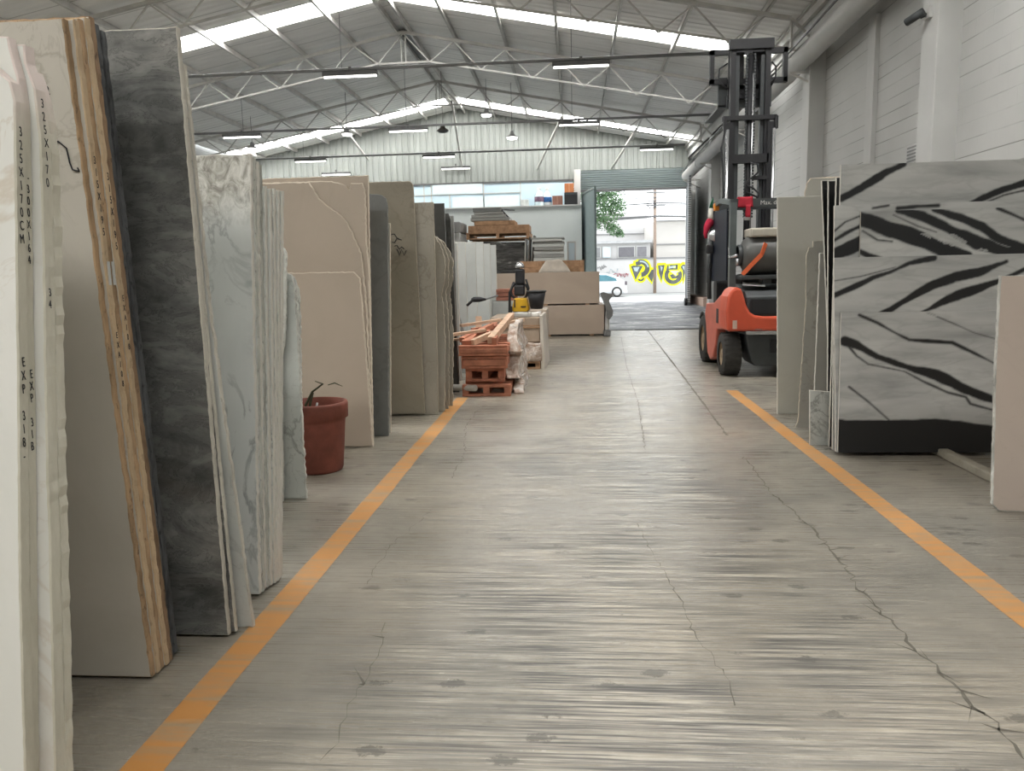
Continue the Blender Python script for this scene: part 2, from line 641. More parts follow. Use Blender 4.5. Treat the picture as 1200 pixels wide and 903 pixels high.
def truss(y, label):
    t = thing('roof_truss', label, 'roof truss', (RX, y, 6.9), 'roof trusses')
    st = M['steel_white']
    XR, XL = 4.2, -13.1
    mb = MB()
    for d in (-.028, .028):
        mb.bar((RX, y + d, 7.68), (XR, y + d, top(XR)), .03, .07).bar((RX, y + d, 7.68), (XL, y + d, top(XL)), .03, .07)
    mb.build('top_chord', st, t)
    bx = [0.7 + 1.36 * j for j in range(6)]
    bz = lambda x: top(x) - 0.64
    mb = MB()
    mb.bar((RX - .7, y, bz(RX - .7)), (RX + .7, y, bz(RX + .7)), .04, .045)
    mb.bar((RX + .7, y, bz(RX + .7)), (XR + .1, y, 5.42), .04, .045).bar((RX - .7, y, bz(RX - .7)), (XL - .1, y, 5.42), .04, .045)
    mb.build('bottom_chord', st, t)
    def br(a, b, r=0.032):
        MB().bar((a[0], y, a[1]), (b[0], y, b[1]), r, r).build('brace', st, t)
    for s in (-1, 1):
        for j in range(6):
            b = RX + s * bx[j]
            for i in (j, j + 1):
                a = RX + s * 1.36 * i
                if s * a > s * RX + 8.3:
                    a = XR if s > 0 else XL
                br((a, top(a) - .03), (b, bz(b)))
        xe = XR if s > 0 else XL
        br((xe, top(xe)), (xe + s * .02, 5.42), .045)
        br((xe, top(xe)), (xe + s * .5, 5.5), .05)
    br((RX - .06, 7.66), (RX - .06, 6.92))
    br((RX + .06, 7.66), (RX + .06, 6.92))
    return t


truss(16.0, 'steel roof truss nearest in view, crossing in front of the near skylight')
truss(21.35, 'middle steel roof truss, between the two skylight bands')
truss(26.7, 'steel roof truss farthest back, under the far skylight by the gable')

# conduits with strip lights
HZ = 5.68
def conduit(y, x0, x1, label):
    t = thing('electrical_conduit', label, 'conduit', (x0, y, HZ), 'overhead conduits')
    MB().tube([(x0, y, HZ), (x1, y, HZ)], 0.035, 8).build('pipe', M['conduit'], t)
    for x in (-9.9, -4.9, 0.0):
        MB().tube([(x, y, HZ), (x, y, rz(x) - .01)], 0.006, 5).build('hanger_wire', M['steel_dark'], t)
    return t


conduit(17.0, -11.5, 3.6, 'grey conduit nearest in view, crossing the hall under the roof')
conduit(23.5, -12.2, 4.0, 'grey conduit in the middle, crossing under the second truss')
conduit(28.8, -12.2, 4.0, 'grey conduit farthest back, crossing before the gable cladding')
t = thing('fluorescent_light', 'strip light on the near conduit, left of the aisle', 'ceiling light', (-4.72, 17.0, HZ), 'strip lights')
MB().cbox((-5.32, 16.93, HZ - .13), (-4.12, 17.07, HZ - .05), .01).build('housing', M['steel_dark'], t)
MB().tube([(-5.29, 16.99, HZ - .15), (-4.15, 16.99, HZ - .15)], .022, 8).build('tube', M['lamp_glow'], t)
MB().box((-4.75, 16.97, HZ - .06), (-4.69, 17.03, HZ + .05)).build('clamp', M['steel_dark'], t)
l0 = t
for (x, y, dz, lb) in [(0.2, 17, 0, 'strip light on the near conduit, over the aisle'),
                       (-9.95, 23.5, 0, 'strip light on the middle conduit, farthest to the left'),
                       (-4.85, 23.5, 0, 'strip light on the middle conduit, under the ridge'),
                       (0.2, 23.5, 0, 'strip light on the middle conduit, over the aisle'),
                       (-9.65, 28.8, 0, 'strip light on the far conduit, above the beige slabs'),
                       (-4.85, 28.8, 0, 'strip light on the far conduit, under the ridge'),
                       (3.0, 28.8, 0, 'strip light on the far conduit, above the roller door'),
                       (-9.65, 31.9, -.1, 'strip light on the gable wall, left one of the pair'),
                       (-4.7, 31.9, -.02, 'strip light on the gable wall, right one of the pair')]:
    dup(l0, (x, y, HZ + dz), lb, 'strip lights')

# round high bay lamps
M['shade'] = plain('lamp_shade', (0.42, 0.42, 0.42), 0.4, 0.5, 0.3)
M['shade_dark'] = plain('lamp_shade_dark', (0.07, 0.06, 0.05), 0.5, 0.4)
def bay_lamp(x, y, z, label, lit=True):
    t = thing('high_bay_lamp', label, 'pendant lamp', (x, y, z), 'round pendant lamps')
    sh = M['shade'] if lit else M['shade_dark']
    MB().lathe([(.03, .22), (.06, .2), (.08, .10), (.19, .02), (.2, 0.0), (.185, .0), (.07, .09), (0.0, .12)], 'Z', (x, y, z), 20).build('shade', sh, t)
    MB().lathe([(0.0, .02), (.17, .02), (.15, -.045), (.07, -.065), (0, -.07)], 'Z', (x, y, z), 20).build('bulb', M['lamp_glow'] if lit else M['steel_dark'], t)
    MB().tube([(x, y, z + .2), (x, y, rz(x))], .008, 5).build('cord', M['steel_dark'], t)


bay_lamp(-7.42, 26, 5.96, 'lit round pendant lamp left of the ridge')
bay_lamp(-2.77, 26, 6.40, 'lit round pendant lamp just right of the ridge, higher one')
bay_lamp(-1.95, 26, 5.66, 'lit round pendant lamp right of the ridge, hanging lower')
bay_lamp(-10.68, 26, 5.6, 'lit round pendant lamp farthest left, above the white marble')
bay_lamp(-4.22, 26, 5.95, 'unlit dark round pendant lamp below the ridge', False)

# ------------------------------------------------------------------ walls
def block_mat():
    k = NT('painted_block', 0.7, 0.3)
    tc = k.n('ShaderNodeTexCoord')
    sx = k.n('ShaderNodeSeparateXYZ')
    k.link(tc.outputs['Object'], sx.inputs[0])
    cb = k.n('ShaderNodeCombineXYZ')
    k.link(sx.outputs[1], cb.inputs[0])
    k.link(sx.outputs[2], cb.inputs[1])
    br = k.n('ShaderNodeTexBrick')
    br.inputs['Scale'].default_value = 1.0
    br.inputs['Mortar Size'].default_value = 0.007
    br.inputs['Mortar Smooth'].default_value = 0.4
    br.inputs['Brick Width'].default_value = 0.4
    br.inputs['Row Height'].default_value = 0.2
    br.inputs['Color1'].default_value = (1, 1, 1, 1)
    br.inputs['Color2'].default_value = (0.96, 0.96, 0.96, 1)
    br.inputs['Mortar'].default_value = (0, 0, 0, 1)
    k.link(cb.outputs[0], br.inputs['Vector'])
    # course lines show more than the uprights
    fz = k.math('ABSOLUTE', k.math('SUBTRACT', k.math('FRACT', k.math('DIVIDE', sx.outputs[2], 0.2)), 0.5))
    hl = k.ramp(fz, [(0.455, 0.0), (0.485, 1.0)])
    n = k.noise(k.coord((1, .5, 2), rand=False), 1.1, 4)
    n2 = k.noise(k.coord(rand=False), 0.5, 5)
    msk = k.ramp(n, [(0.40, 0.05), (0.56, 0.95)])
    base = k.ramp(n2, [(0.3, (0.42, 0.42, 0.405)), (0.7, (0.50, 0.50, 0.483))])
    k.color(k.mix(k.math('MULTIPLY', hl, msk), base, (0.22, 0.215, 0.20)))
    k.bump(br.outputs['Color'], 0.35, 0.012)
    return k.m


M['block'] = block_mat()
WX = 4.85
wr = structure('wall_right', MB().box((WX, -9, -.2), (WX + .2, 32.6, 6.6)), M['block'])
for i, y in enumerate((-0.1, 5.25, 10.55, 15.9, 21.25, 26.6)):
    MB().cbox((4.55, y, 0), (WX + .02, y + 0.45, 6.0), 0.012).build('pilaster', M['white_paint'], wr)
MB().box((4.78, 13.25, 0), (WX + .02, 13.55, 5.2)).build('pilaster', M['white_paint'], wr)
structure('wall_left', MB().box((-13.9, -9, -.2), (-13.6, 32.6, 6.2)), M['block'])
structure('wall_back', MB().prism([(-13.9, -.2), (5.05, -.2), (5.05, rz(4.85)), (RX, RZ + .1), (-13.9, rz(-13.7))], 'Y', -9.3, -9.1), M['white_paint'])

# gutter, eave beam, valley sheet along the right wall
t = thing('wall_pipe', 'long round white metal pipe sloping along the top of the right wall', 'pipe', (4.42, 20, 5.1))
def gz(y): return 4.87 + (31 - y) * 0.0245
MB().tube([(4.42, 9.0, gz(9.0)), (4.42, 31.2, gz(31.2))], .19, 24, caps=False).build('tube', M['white_paint'], t)
for y in (11.5, 17.0, 22.5, 28.0):
    MB().tube([(4.42, y, gz(y)), (4.42, y + .12, gz(y + .12))], .20, 24).build('collar', M['white_paint'], t)
MB().bar((4.16, 9.0, gz(9.0) + .12), (4.16, 31.2, gz(31.2) + .12), .03, .03).build('rail', M['steel_dark'], t)
for y in (16.0, 21.35, 26.7, 30.6):
    MB().bar((4.2, y, gz(y) - .24), (4.84, y, gz(y) - .24), .04, .04).bar((4.2, y, gz(y) - .24), (4.84, y, gz(y) - .55), .035, .035).build('bracket', M['steel_white'], t)
MB().lathe([(0, 0), (.185, 0), (.2, -.03), (.2, .05), (0, .05)], 'Y', (4.42, 31.2, gz(31.2)), 24).build('end_cap', M['white_paint'], t)
o = MB().box((4.46, -9, 5.92), (4.54, 32, 6.08)).box((4.40, -9, 6.06), (4.6, 32, 6.09)).build('eave_beam', M['steel_white'], None, (4.5, 11, 5.92))
tag(o, 'long steel eave beam at the foot of the right roof slope', 'roof beam')
structure('trim_3', MB().box((4.56, -9, 5.62), (4.86, 32, 5.66)).box((4.56, -9, 5.62), (4.6, 32, 6.3)).box((4.56, -9, 6.25), (5.05, 32, 6.62)), M['white_paint'])

# gable: corrugated cladding above, office half wall with ledge below, roller door bay at right
def clad_mat():
    k = NT('gable_cladding', 0.55, 0.35)
    v = k.coord(rand=False)
    n = k.noise(k.coord((2, 1, 0.3), rand=False), 1.0, 5)
    k.color(k.ramp(n, [(0.3, (0.25, 0.265, 0.247)), (0.7, (0.305, 0.322, 0.30))]))
    return k.m


M['clad'] = clad_mat()
GY = 32.0
mb = MB()
per = 0.25
xs = []
x = -13.8
while x < 5.05:
    xs += [(x, 0), (x + .13, 0), (x + .16, .04), (x + .22, .04)]
    x += per
V = []
for (x, d) in xs:
    V += [(x, GY + d, 4.95), (x, GY + d, rz(x) + .06)]
mb.add(V, [(2 * i, 2 * i + 2, 2 * i + 3, 2 * i + 1) for i in range(len(xs) - 1)])
wg = structure('wall_gable', mb, M['clad'])
MB().box((-13.8, GY - .06, 4.90), (.3, GY + .06, 4.97)).build('shadow_strip', M['steel_dark'], wg)  # dark strip put in as the shadow line under the cladding
# half wall below the office glazing
wo = structure('wall_office', MB().box((-13.6, 31.2, 0), (.34, 32.3, 3.9)), plain('office_white', (.62, .655, .635), .6, .3, var=.04, scale=1))
MB().box((-13.6, 31.15, 3.86), (.34, 32.0, 3.91)).build('ledge', M['white_paint'], wo)
MB().box((.06, 31.65, 3.9), (.32, 32.2, 5.3)).build('post', M['white_paint'], wo)
wt = structure('window_9', MB().box((-13.6, GY - .02, 3.9), (.02, GY, 4.95)), M['glass'])
mb = MB()
for x in (-9.1, -7.6, -6.05, -5.75, -5.0, -3.6, -2.1):
    mb.box((x - .02, GY - .05, 3.91), (x + .02, GY - .02, 4.92))
mb.box((-13.6, GY - .05, 4.5), (-2.1, GY - .02, 4.53))
mb.build('frame', M['steel_white'], wt)
mb = MB()
mb.box((-5.7, GY - .06, 4.52), (-3.65, GY - .022, 4.9)).box((-4.9, GY - .05, 3.92), (-2.15, GY - .03, 4.4))
mb.build('blind', plain('pale_blind', (0.6, 0.7, 0.72), 0.5, 0.3, var=.05), wt)
# wall right of the door bay and above it
structure('wall_pier', MB().box((4.55, 31.9, -.1), (4.9, 32.4, 5.3)), M['white_paint'])
structure('baseboard_right', MB().box((4.5, 27.5, -.01), (4.86, 31.95, .28)), plain('pinkish_plinth', (0.50, 0.36, 0.29), 0.7))

# roller shutter drum and slats above the opening
M['shutter'] = plain('grey_shutter', (0.20, 0.235, 0.235), 0.5, 0.4, var=0.06, scale=1.5)
mb = MB()
z = 4.52
while z < 5.24:
    mb.prism([(31.93, z), (31.96, z + .012), (31.96, z + .07), (31.93, z + .082), (31.99, z + .082), (31.99, z)], 'X', .3, 4.6)
    z += .085
d1 = structure('door_1', mb, M['shutter'])
MB().box((.3, 31.9, 4.44), (4.6, 32.0, 4.53)).build('bottom_bar', M['steel_dark'], d1)


def leaf(name, hx, hy, fx, fy, z0, z1, mats, brace=True):
    """door leaf hinged at (hx,hy), free edge at (fx,fy)"""
    a = Vector((hx, hy, 0)); b = Vector((fx, fy, 0))
    nrm = (b - a).cross(Vector((0, 0, 1))).normalized()
    mb = MB()
    q = lambda t, z, s: tuple(a + (b - a) * t + nrm * s + Vector((0, 0, z)))
    ns = 30
    V = []
    for i in range(ns + 1):
        s = .012 if i % 2 else -.012
        V += [q(i / ns, z0 + .05, s), q(i / ns, z1 - .05, s)]
    mb.add(V, [(2 * i, 2 * i + 2, 2 * i + 3, 2 * i + 1) for i in range(ns)])
    d = structure(name, mb, mats[0])
    f = MB()
    f.bar(q(0, z0, 0), q(0, z1, 0), .07).bar(q(1, z0, 0), q(1, z1, 0), .07).bar(q(0, z0 + .03, 0), q(1, z0 + .03, 0), .06).bar(q(0, z1 - .03, 0), q(1, z1 - .03, 0), .06)
    f.build('frame', mats[1], d)
    if brace:
        g = MB()
        g.bar(q(0, z1 - .1, -.04), q(.95, 1.2, -.04), .06).bar(q(1, z1 - .1, -.04), q(.3, 2.6, -.04), .05)
        g.build('brace', mats[1], d)
    return d


M['leaf'] = plain('grey_green_leaf', (0.20, 0.25, 0.25), 0.5, 0.4, var=.08)
M['leaf2'] = plain('grey_leaf', (0.20, 0.21, 0.22), 0.5, 0.4, var=.08)
leaf('door_2', .38, 31.9, .83, 29.3, .03, 4.38, (M['leaf'], M['leaf']))
d3 = leaf('door_3', 4.52, 31.8, 4.20, 28.9, .03, 4.62, (M['leaf2'], M['leaf2']), False)
mb = MB()
for i in range(56):
    z = .1 + i * .08
    mb.box((4.14, 28.84, z), (4.25, 28.88, z + .045))
mb.build('edge_teeth', plain('pale_strip', (0.55, 0.55, 0.55), 0.5), d3)
for z in (0.6,):
    MB().tube([(4.02, 28.7, .12), (4.12, 28.7, .12)], .13, 14).build('roller', M['black'], d3)

# diagonal struts from purlins to the gable
for i, (a, b, lb) in enumerate([((-.37, 29.4, 6.9), (-1.4, 31.95, 5.41), 'white diagonal steel strut against the gable, right of the ridge'),
                                ((2.35, 29.4, 6.4), (1.57, 31.95, 5.35), 'white diagonal steel strut against the gable, above the roller door'),
                                ((-8.53, 29.0, 6.9), (-8.3, 31.95, 6.0), 'white diagonal steel strut against the gable, left of the ridge'),
                                ((-4.4, 29.4, 7.6), (-4.45, 31.95, 5.5), 'white diagonal steel strut dropping from the ridge to the gable')]):
    o = MB().bar(a, b, .07, .07).build('wall_strut', M['steel_white'], None, b)
    tag(o, lb, 'strut', 'gable struts')

# vent plate and security camera on the right wall
t = thing('wall_vent', 'small louvred grey vent plate on the white block wall', 'vent', (4.85, 11.76, 2.84))
MB().box((4.83, 11.55, 2.68), (4.86, 11.97, 2.99)).build('plate', plain('vent_plate', (0.5, 0.5, 0.49), .6), t)
for i in range(6):
    MB().box((4.822, 11.57, 2.70 + i * .047), (4.832, 11.95, 2.722 + i * .047)).build('louvre', M['conduit'], t)
t = thing('security_camera', 'dark bullet security camera mounted on the white pilaster', 'security camera', (4.55, 10.8, 4.45))
MB().box((4.5, 10.7, 4.38), (4.56, 10.86, 4.52)).build('mount', M['white_paint'], t)
MB().tube([(4.52, 10.78, 4.44), (4.44, 10.78, 4.40), (4.42, 10.8, 4.44)], .02, 8).build('arm', M['charcoal'], t)
MB().tube([(4.45, 10.74, 4.46), (4.31, 10.9, 4.38)], .05, 14).build('housing', M['charcoal'], t)
MB().tube([(4.31, 10.9, 4.38), (4.302, 10.908, 4.375)], .04, 14).build('lens', M['black'], t)

# ------------------------------------------------------------------ slab materials
S = {}
S['onyx'] = marble('white_onyx', (0.62, 0.62, 0.57), (0.74, 0.73, 0.69), (0.52, 0.45, 0.36), 1.3, 0.02, 0.7, 0.2)
def onyx_edge():
    k = NT('onyx_edge', 0.7, 0.3)
    v = k.coord((1, 1, 0.35), rand=False)
    f = k.noise(v, 14, 6, 0.65)
    col = k.ramp(f, [(0.3, (0.50, 0.475, 0.385)), (0.62, (0.60, 0.575, 0.485))])
    sx = k.n('ShaderNodeSeparateXYZ')
    k.link(k.coord(rand=False), sx.inputs[0])
    pk = k.ramp(k.math('ADD', k.math('MULTIPLY', sx.outputs[2], 0.5), k.math('MULTIPLY', f, 0.1)), [(0.86, 0.0), (0.93, 1.0)])
    k.color(k.mix(pk, col, (0.64, 0.55, 0.51)))
    k.bump(k.noise(v, 40, 4), 0.4, 0.01)
    return k.m


S['onyx_e'] = onyx_edge()
S['onyx_pink'] = S['onyx_e']
S['cream'] = marble('cream_marble', (0.45, 0.42, 0.36), (0.54, 0.505, 0.44), (0.28, 0.24, 0.19), 1.1, 0.012, 0.6, 0.35, cloud=1.4)
S['tan_e'] = edge_mat('tan_edge', (0.46, 0.31, 0.18), 0.55)
S['tan2_e'] = edge_mat('light_tan_edge', (0.56, 0.42, 0.27), 0.3)
S['tan3_e'] = edge_mat('brown_edge', (0.34, 0.22, 0.13), 0.6)
S['blk'] = marble('black_granite', (0.03, 0.032, 0.034), (0.05, 0.05, 0.052), (0.2, 0.2, 0.2), 2.0, 0.02, 0.4, 0.3)
S['blk_e'] = edge_mat('speckled_dark_edge', (0.11, 0.115, 0.12), 0.8)


def quartzite():
    k = NT('dark_quartzite', 0.22, 0.5)
    v = k.coord((0.55, 1, 1.25), (0, 0.12, 0))
    n0 = k.noise(v, 1.6, 7, 0.62, 1.6)
    n1 = k.noise(k.coord((1.1, 1, 2.6), (0, -0.1, 0)), 3.4, 8, 0.7, 1.6)
    col = k.ramp(n0, [(0.28, (0.055, 0.056, 0.053)), (0.45, (0.12, 0.122, 0.116)), (0.56, (0.19, 0.19, 0.178)), (0.74, (0.33, 0.32, 0.295))])
    col = k.mix(0.45, col, k.ramp(n1, [(0.30, 0.1), (0.5, 0.48), (0.68, 0.85)]), 'OVERLAY')
    br = k.noise(v, 1.1, 4, 0.5, 1.0)
    col = k.mix(k.math('MULTIPLY', k.ramp(br, [(0.52, 0.0), (0.66, 1.0)]), 0.5), col, (0.14, 0.105, 0.075))
    d = k.math('ABSOLUTE', k.math('SUBTRACT', n1, 0.5))
    col = k.mix(k.math('MULTIPLY', k.ramp(d, [(0, 1), (.012, 0)]), 0.5), col, (0.012, 0.012, 0.012))
    k.color(col)
    return k.m


S['quartzite'] = quartzite()
S['pale_e'] = edge_mat('pale_edge', (0.56, 0.53, 0.46), 0.3)


def calacatta():
    k = NT('white_marble', 0.22, 0.5)
    v = k.coord((1.3, 1, 1), rand=False)
    cl = k.noise(v, 1.2, 5, 0.55, 0.5)
    col = k.ramp(cl, [(0.3, (0.52, 0.54, 0.52)), (0.7, (0.66, 0.67, 0.645))])
    n1 = k.noise(v, 2.1, 7, 0.6, 1.5)
    d = k.math('ABSOLUTE', k.math('SUBTRACT', n1, 0.5))
    col = k.mix(k.math('MULTIPLY', k.math('MULTIPLY', k.ramp(d, [(0, 1), (.035, 0)]), k.ramp(k.noise(v, 1.4, 2), [(.36, 0.0), (.52, 1.0)])), .75), col, (0.20, 0.205, 0.20))
    sx = k.n('ShaderNodeSeparateXYZ')
    k.link(k.coord(rand=False), sx.inputs[0])
    # brecciated band across the top of the slab
    topm = k.ramp(k.math('ADD', k.math('MULTIPLY', sx.outputs[2], 0.5), k.math('MULTIPLY', k.noise(v, 3, 4), .12)), [(0.80, 0.0), (0.88, 1.0)])
    br = k.noise(v, 13, 6, 0.7, 1.5)
    col = k.mix(k.math('MULTIPLY', topm, .85), col, k.ramp(br, [(0.38, (0.20, 0.18, 0.15)), (0.5, (0.40, 0.38, 0.33)), (0.62, (0.62, 0.60, 0.55))]))
    dk = k.ramp(k.math('ABSOLUTE', k.math('SUBTRACT', k.math('ADD', sx.outputs[2], k.math('MULTIPLY', k.noise(v, 3.5, 5), 0.55)), 1.50)), [(0.0, 1.0), (0.06, 0.0)])
    spot = k.ramp(k.noise(v, 2.2, 2), [(0.47, 0.0), (0.62, 1.0)])
    col = k.mix(k.math('MULTIPLY', k.math('MULTIPLY', dk, spot), .9), col, (0.06, 0.06, 0.058))
    k.color(col)
    return k.m


S['calacatta'] = calacatta()
S['white_e'] = edge_mat('white_edge', (0.60, 0.575, 0.52), 0.13)
S['white_e2'] = edge_mat('grey_white_edge', (0.50, 0.50, 0.45), 0.5)
S['breccia'] = marble('grey_white_marble', (0.47, 0.49, 0.46), (0.60, 0.61, 0.57), (0.22, 0.22, 0.20), 2.4, 0.03, 0.8, 0.3)
S['rough_e'] = edge_mat('rough_broken_edge', (0.66, 0.66, 0.61), 0.6)
S['trav'] = marble('beige_travertine', (0.42, 0.350, 0.278), (0.47, 0.395, 0.318), (0.35, 0.29, 0.225), 0.9, 0.02, 0.35, 0.4)
S['trav_e'] = edge_mat('beige_edge', (0.70, 0.62, 0.51), 0.15)
S['grey'] = marble('grey_limestone', (0.135, 0.142, 0.135), (0.19, 0.198, 0.188), (0.10, 0.105, 0.10), 1.4, 0.03, 0.4, 0.4)
S['grey_e'] = edge_mat('grey_edge', (0.20, 0.205, 0.195), 0.3)
S['taupe'] = marble('taupe_marble', (0.275, 0.245, 0.19), (0.37, 0.33, 0.265), (0.16, 0.135, 0.10), 1.3, 0.02, 0.6, 0.35)
S['taupe2'] = marble('light_taupe_marble', (0.36, 0.335, 0.28), (0.45, 0.42, 0.355), (0.24, 0.21, 0.165), 1.5, 0.02, 0.5, 0.35)
S['taupe_e'] = edge_mat('taupe_edge', (0.45, 0.40, 0.32), 0.3)
S['dark'] = marble('dark_grey_stone', (0.055, 0.055, 0.05), (0.085, 0.085, 0.078), (0.12, 0.12, 0.11), 1.5, 0.03, 0.3, 0.4)
S['midgrey'] = marble('mid_grey_stone', (0.25, 0.25, 0.235), (0.31, 0.31, 0.29), (0.2, 0.2, 0.19), 1.5, 0.03, 0.3, 0.4)
S['bone'] = marble('bone_limestone', (0.455, 0.445, 0.395), (0.51, 0.50, 0.445), (0.38, 0.365, 0.31), 0.9, 0.02, 0.35, 0.4)
S['peach_e'] = edge_mat('peach_edge', (0.55, 0.46, 0.36), 0.25)
S['bone2'] = marble('grey_beige_stone', (0.36, 0.352, 0.312), (0.42, 0.41, 0.365), (0.25, 0.235, 0.20), 1.2, 0.018, 0.6, 0.4)
S['pink'] = marble('pinkish_beige_stone', (0.50, 0.42, 0.36), (0.56, 0.475, 0.405), (0.42, 0.35, 0.29), 2.0, 0.02, 0.35, 0.45)
S['whitetile'] = marble('white_stone', (0.45, 0.465, 0.445), (0.53, 0.54, 0.515), (0.38, 0.39, 0.37), 1.2, 0.02, 0.3, 0.35)


def jagged(pts, amp, seed, step=0.05, skip=()):
    rr = random.Random(seed)
    out = []
    n = len(pts)
    for i in range(n):
        a, b = pts[i], pts[(i + 1) % n]
        out.append(a)
        if i in skip:
            continue
        L = math.hypot(b[0] - a[0], b[1] - a[1])
        m = int(L / step)
        for j in range(1, m):
            t = j / m
            out.append((a[0] + (b[0] - a[0]) * t + rr.uniform(-amp, amp), a[1] + (b[1] - a[1]) * t + rr.uniform(-amp, amp)))
    return out


def slab(pts, Y0, k, th, face, edge, label, group=None, jag=0.0, seed=0, skip=(), name='stone_slab', cat='stone slab', chip=0.004):
    """pts: outline (X, Z) of the front face; the slab leans with dY/dZ = k and is th thick"""
    if jag:
        pts = jagged(pts, jag, seed, .022, skip)
    n = len(pts)
    # front rim chamfered by chip, so the broken edge catches the light
    def inset(i):
        p0, p1, p2 = Vector(pts[i - 1]), Vector(pts[i]), Vector(pts[(i + 1) % n])
        e1, e2 = (p1 - p0).normalized(), (p2 - p1).normalized()
        nn = Vector((e1.y, -e1.x)) + Vector((e2.y, -e2.x))
        if nn.length < 1e-4:
            nn = Vector((e1.y, -e1.x))
        nn.normalize()
        return p1 - nn * chip * orient
    area = sum(pts[i][0] * pts[(i + 1) % n][1] - pts[(i + 1) % n][0] * pts[i][1] for i in range(n))
    orient = 1 if area > 0 else -1
    ins = [inset(i) for i in range(n)]
    cy_ = chip * 0.6
    V = [(x, Y0 + cy_ + k * z, z) for x, z in pts] + [(x, Y0 + th + k * z, z) for x, z in pts] + [(p.x, Y0 + k * p.y, p.y) for p in ins]
    mb = MB()
    mb.add(V, [tuple(range(2 * n, 3 * n)), tuple(reversed(range(n, 2 * n)))], 0)
    for i in range(n):
        j = (i + 1) % n
        mb.f.append((2 * n + j, 2 * n + i, i, j))
        mb.mi.append(1)
        mb.smooth.append(False)
    for i in range(n):
        j = (i + 1) % n
        mb.f.append((j, i, n + i, n + j))
        mb.mi.append(1)
        mb.smooth.append(False)
    ref = pts[0]
    ob = mb.build(name, [face, edge], None, (ref[0], Y0, 0))
    return tag(ob, label, cat, group)


def quad(xr_t, xr_b, zt, xl=-4.3, zb=0.012):
    """right edge from (xr_b, zb) to (xr_t, zt), left end at xl"""
    return [(xr_b, zb), (xr_t, zt), (xl, zt), (xl, zb)]


def mark(parent, body, edge, Y0, k, z0, dz, size, sx=0.8):
    """writing down an edge that faces the aisle; edge = [(x, z)...] of that edge, Y0 = edge centre at the floor"""
    ez = sorted(edge, key=lambda q: q[1])
    zs, xs_ = [q[1] for q in ez], [q[0] for q in ez]
    bm = bmesh.new()
    for i, ch in enumerate(body):
        if ch == ' ':
            continue
        z = z0 - i * dz
        x = float(np.interp(z, zs, xs_)) + .003
        lo = lettering('marking', ch, size, M['ink'], parent, (x, Y0 + k * z, z), ((0, 1, 0), (0, 0, 1), (1, 0, 0)), 1, 1, 'CENTER', sx)
        bm.from_mesh(lo.data)
        me = lo.data
        bpy.data.objects.remove(lo)
        bpy.data.meshes.remove(me)
    me = bpy.data.meshes.new('marking')
    bm.to_mesh(me)
    bm.free()
    me.materials.append(M['ink'])
    o = bpy.data.objects.new('marking', me)
    COL.objects.link(o)
    o.parent = parent
    return o


# ---------------- left side, nearest rack: white onyx leaning back
G = 'white onyx slabs at the near left'
EA = [(-1.262, 0.0), (-1.257, .20), (-1.254, .6), (-1.242, 1.02), (-1.233, 1.36), (-1.225, 1.70)]
EB = [(-1.27, 0), (-1.267, .18), (-1.246, 1.0), (-1.233, 1.68)]
EC = [(-1.232, 0), (-1.23, .16), (-1.225, .57), (-1.222, .97), (-1.214, 1.36), (-1.212, 1.61), (-1.222, 1.74)]
a = slab([(-1.262, 0.0), (-1.257, .20), (-1.254, .6), (-1.242, 1.02), (-1.233, 1.36), (-1.225, 1.70), (-1.235, 1.742), (-1.3, 1.80), (-4.2, 1.82), (-4.2, 0)], 1.50, .11, .030, S['onyx'], S['onyx_e'],
         'white onyx slab in front of the near left stack, face showing a rusty vein', G, .0008, 1, (8, 9))
mark(a, '325X170CM', EA, 1.514, .11, 1.625, .0295, .030, .62)
mark(a, 'EXP 318-', EA, 1.514, .11, 1.115, .030, .031, .62)
b = slab([(-1.27, 0), (-1.267, .18), (-1.246, 1.0), (-1.233, 1.68), (-1.241, 1.76), (-1.262, 1.85), (-1.40, 1.86), (-4.2, 1.86), (-4.2, 0)], 1.533, .11, .026, S['onyx'], S['onyx_pink'],
         'second white onyx slab of the near left stack, EXP 31B on its edge', G, .001, 2, (7, 8))
mark(b, '-300X164', EB, 1.545, .11, 1.53, .0265, .027, .62)
mark(b, 'EXP 31B', EB, 1.545, .11, 1.085, .0275, .029, .62)
c = slab([(-1.232, 0), (-1.23, .16), (-1.225, .57), (-1.222, .97), (-1.214, 1.36), (-1.212, 1.61), (-1.222, 1.74), (-1.243, 1.80), (-1.245, 1.84), (-4.2, 1.85), (-4.2, 0)], 1.562, .11, .034, S['onyx'], S['onyx_e'],
         'third white onyx slab of the near left stack, wide pale edge with faint digits', G, .0015, 3, (9, 10))
mark(c, '325X170', EC, 1.578, .11, 1.70, .030, .029, .7)
mark(c, '34', EC, 1.578, .11, 1.27, .028, .026, .7)
slab([(-1.234, 0), (-1.226, .57), (-1.222, 1.0), (-1.216, 1.36), (-1.215, 1.60), (-1.226, 1.70), (-1.25, 1.79), (-4.2, 1.81), (-4.2, 0)], 1.60, .11, .03, S['onyx'], S['onyx_e'],
     'rearmost white onyx slab of the near left stack, rippled edge against the cream slab', G, .0025, 4, (7, 8))

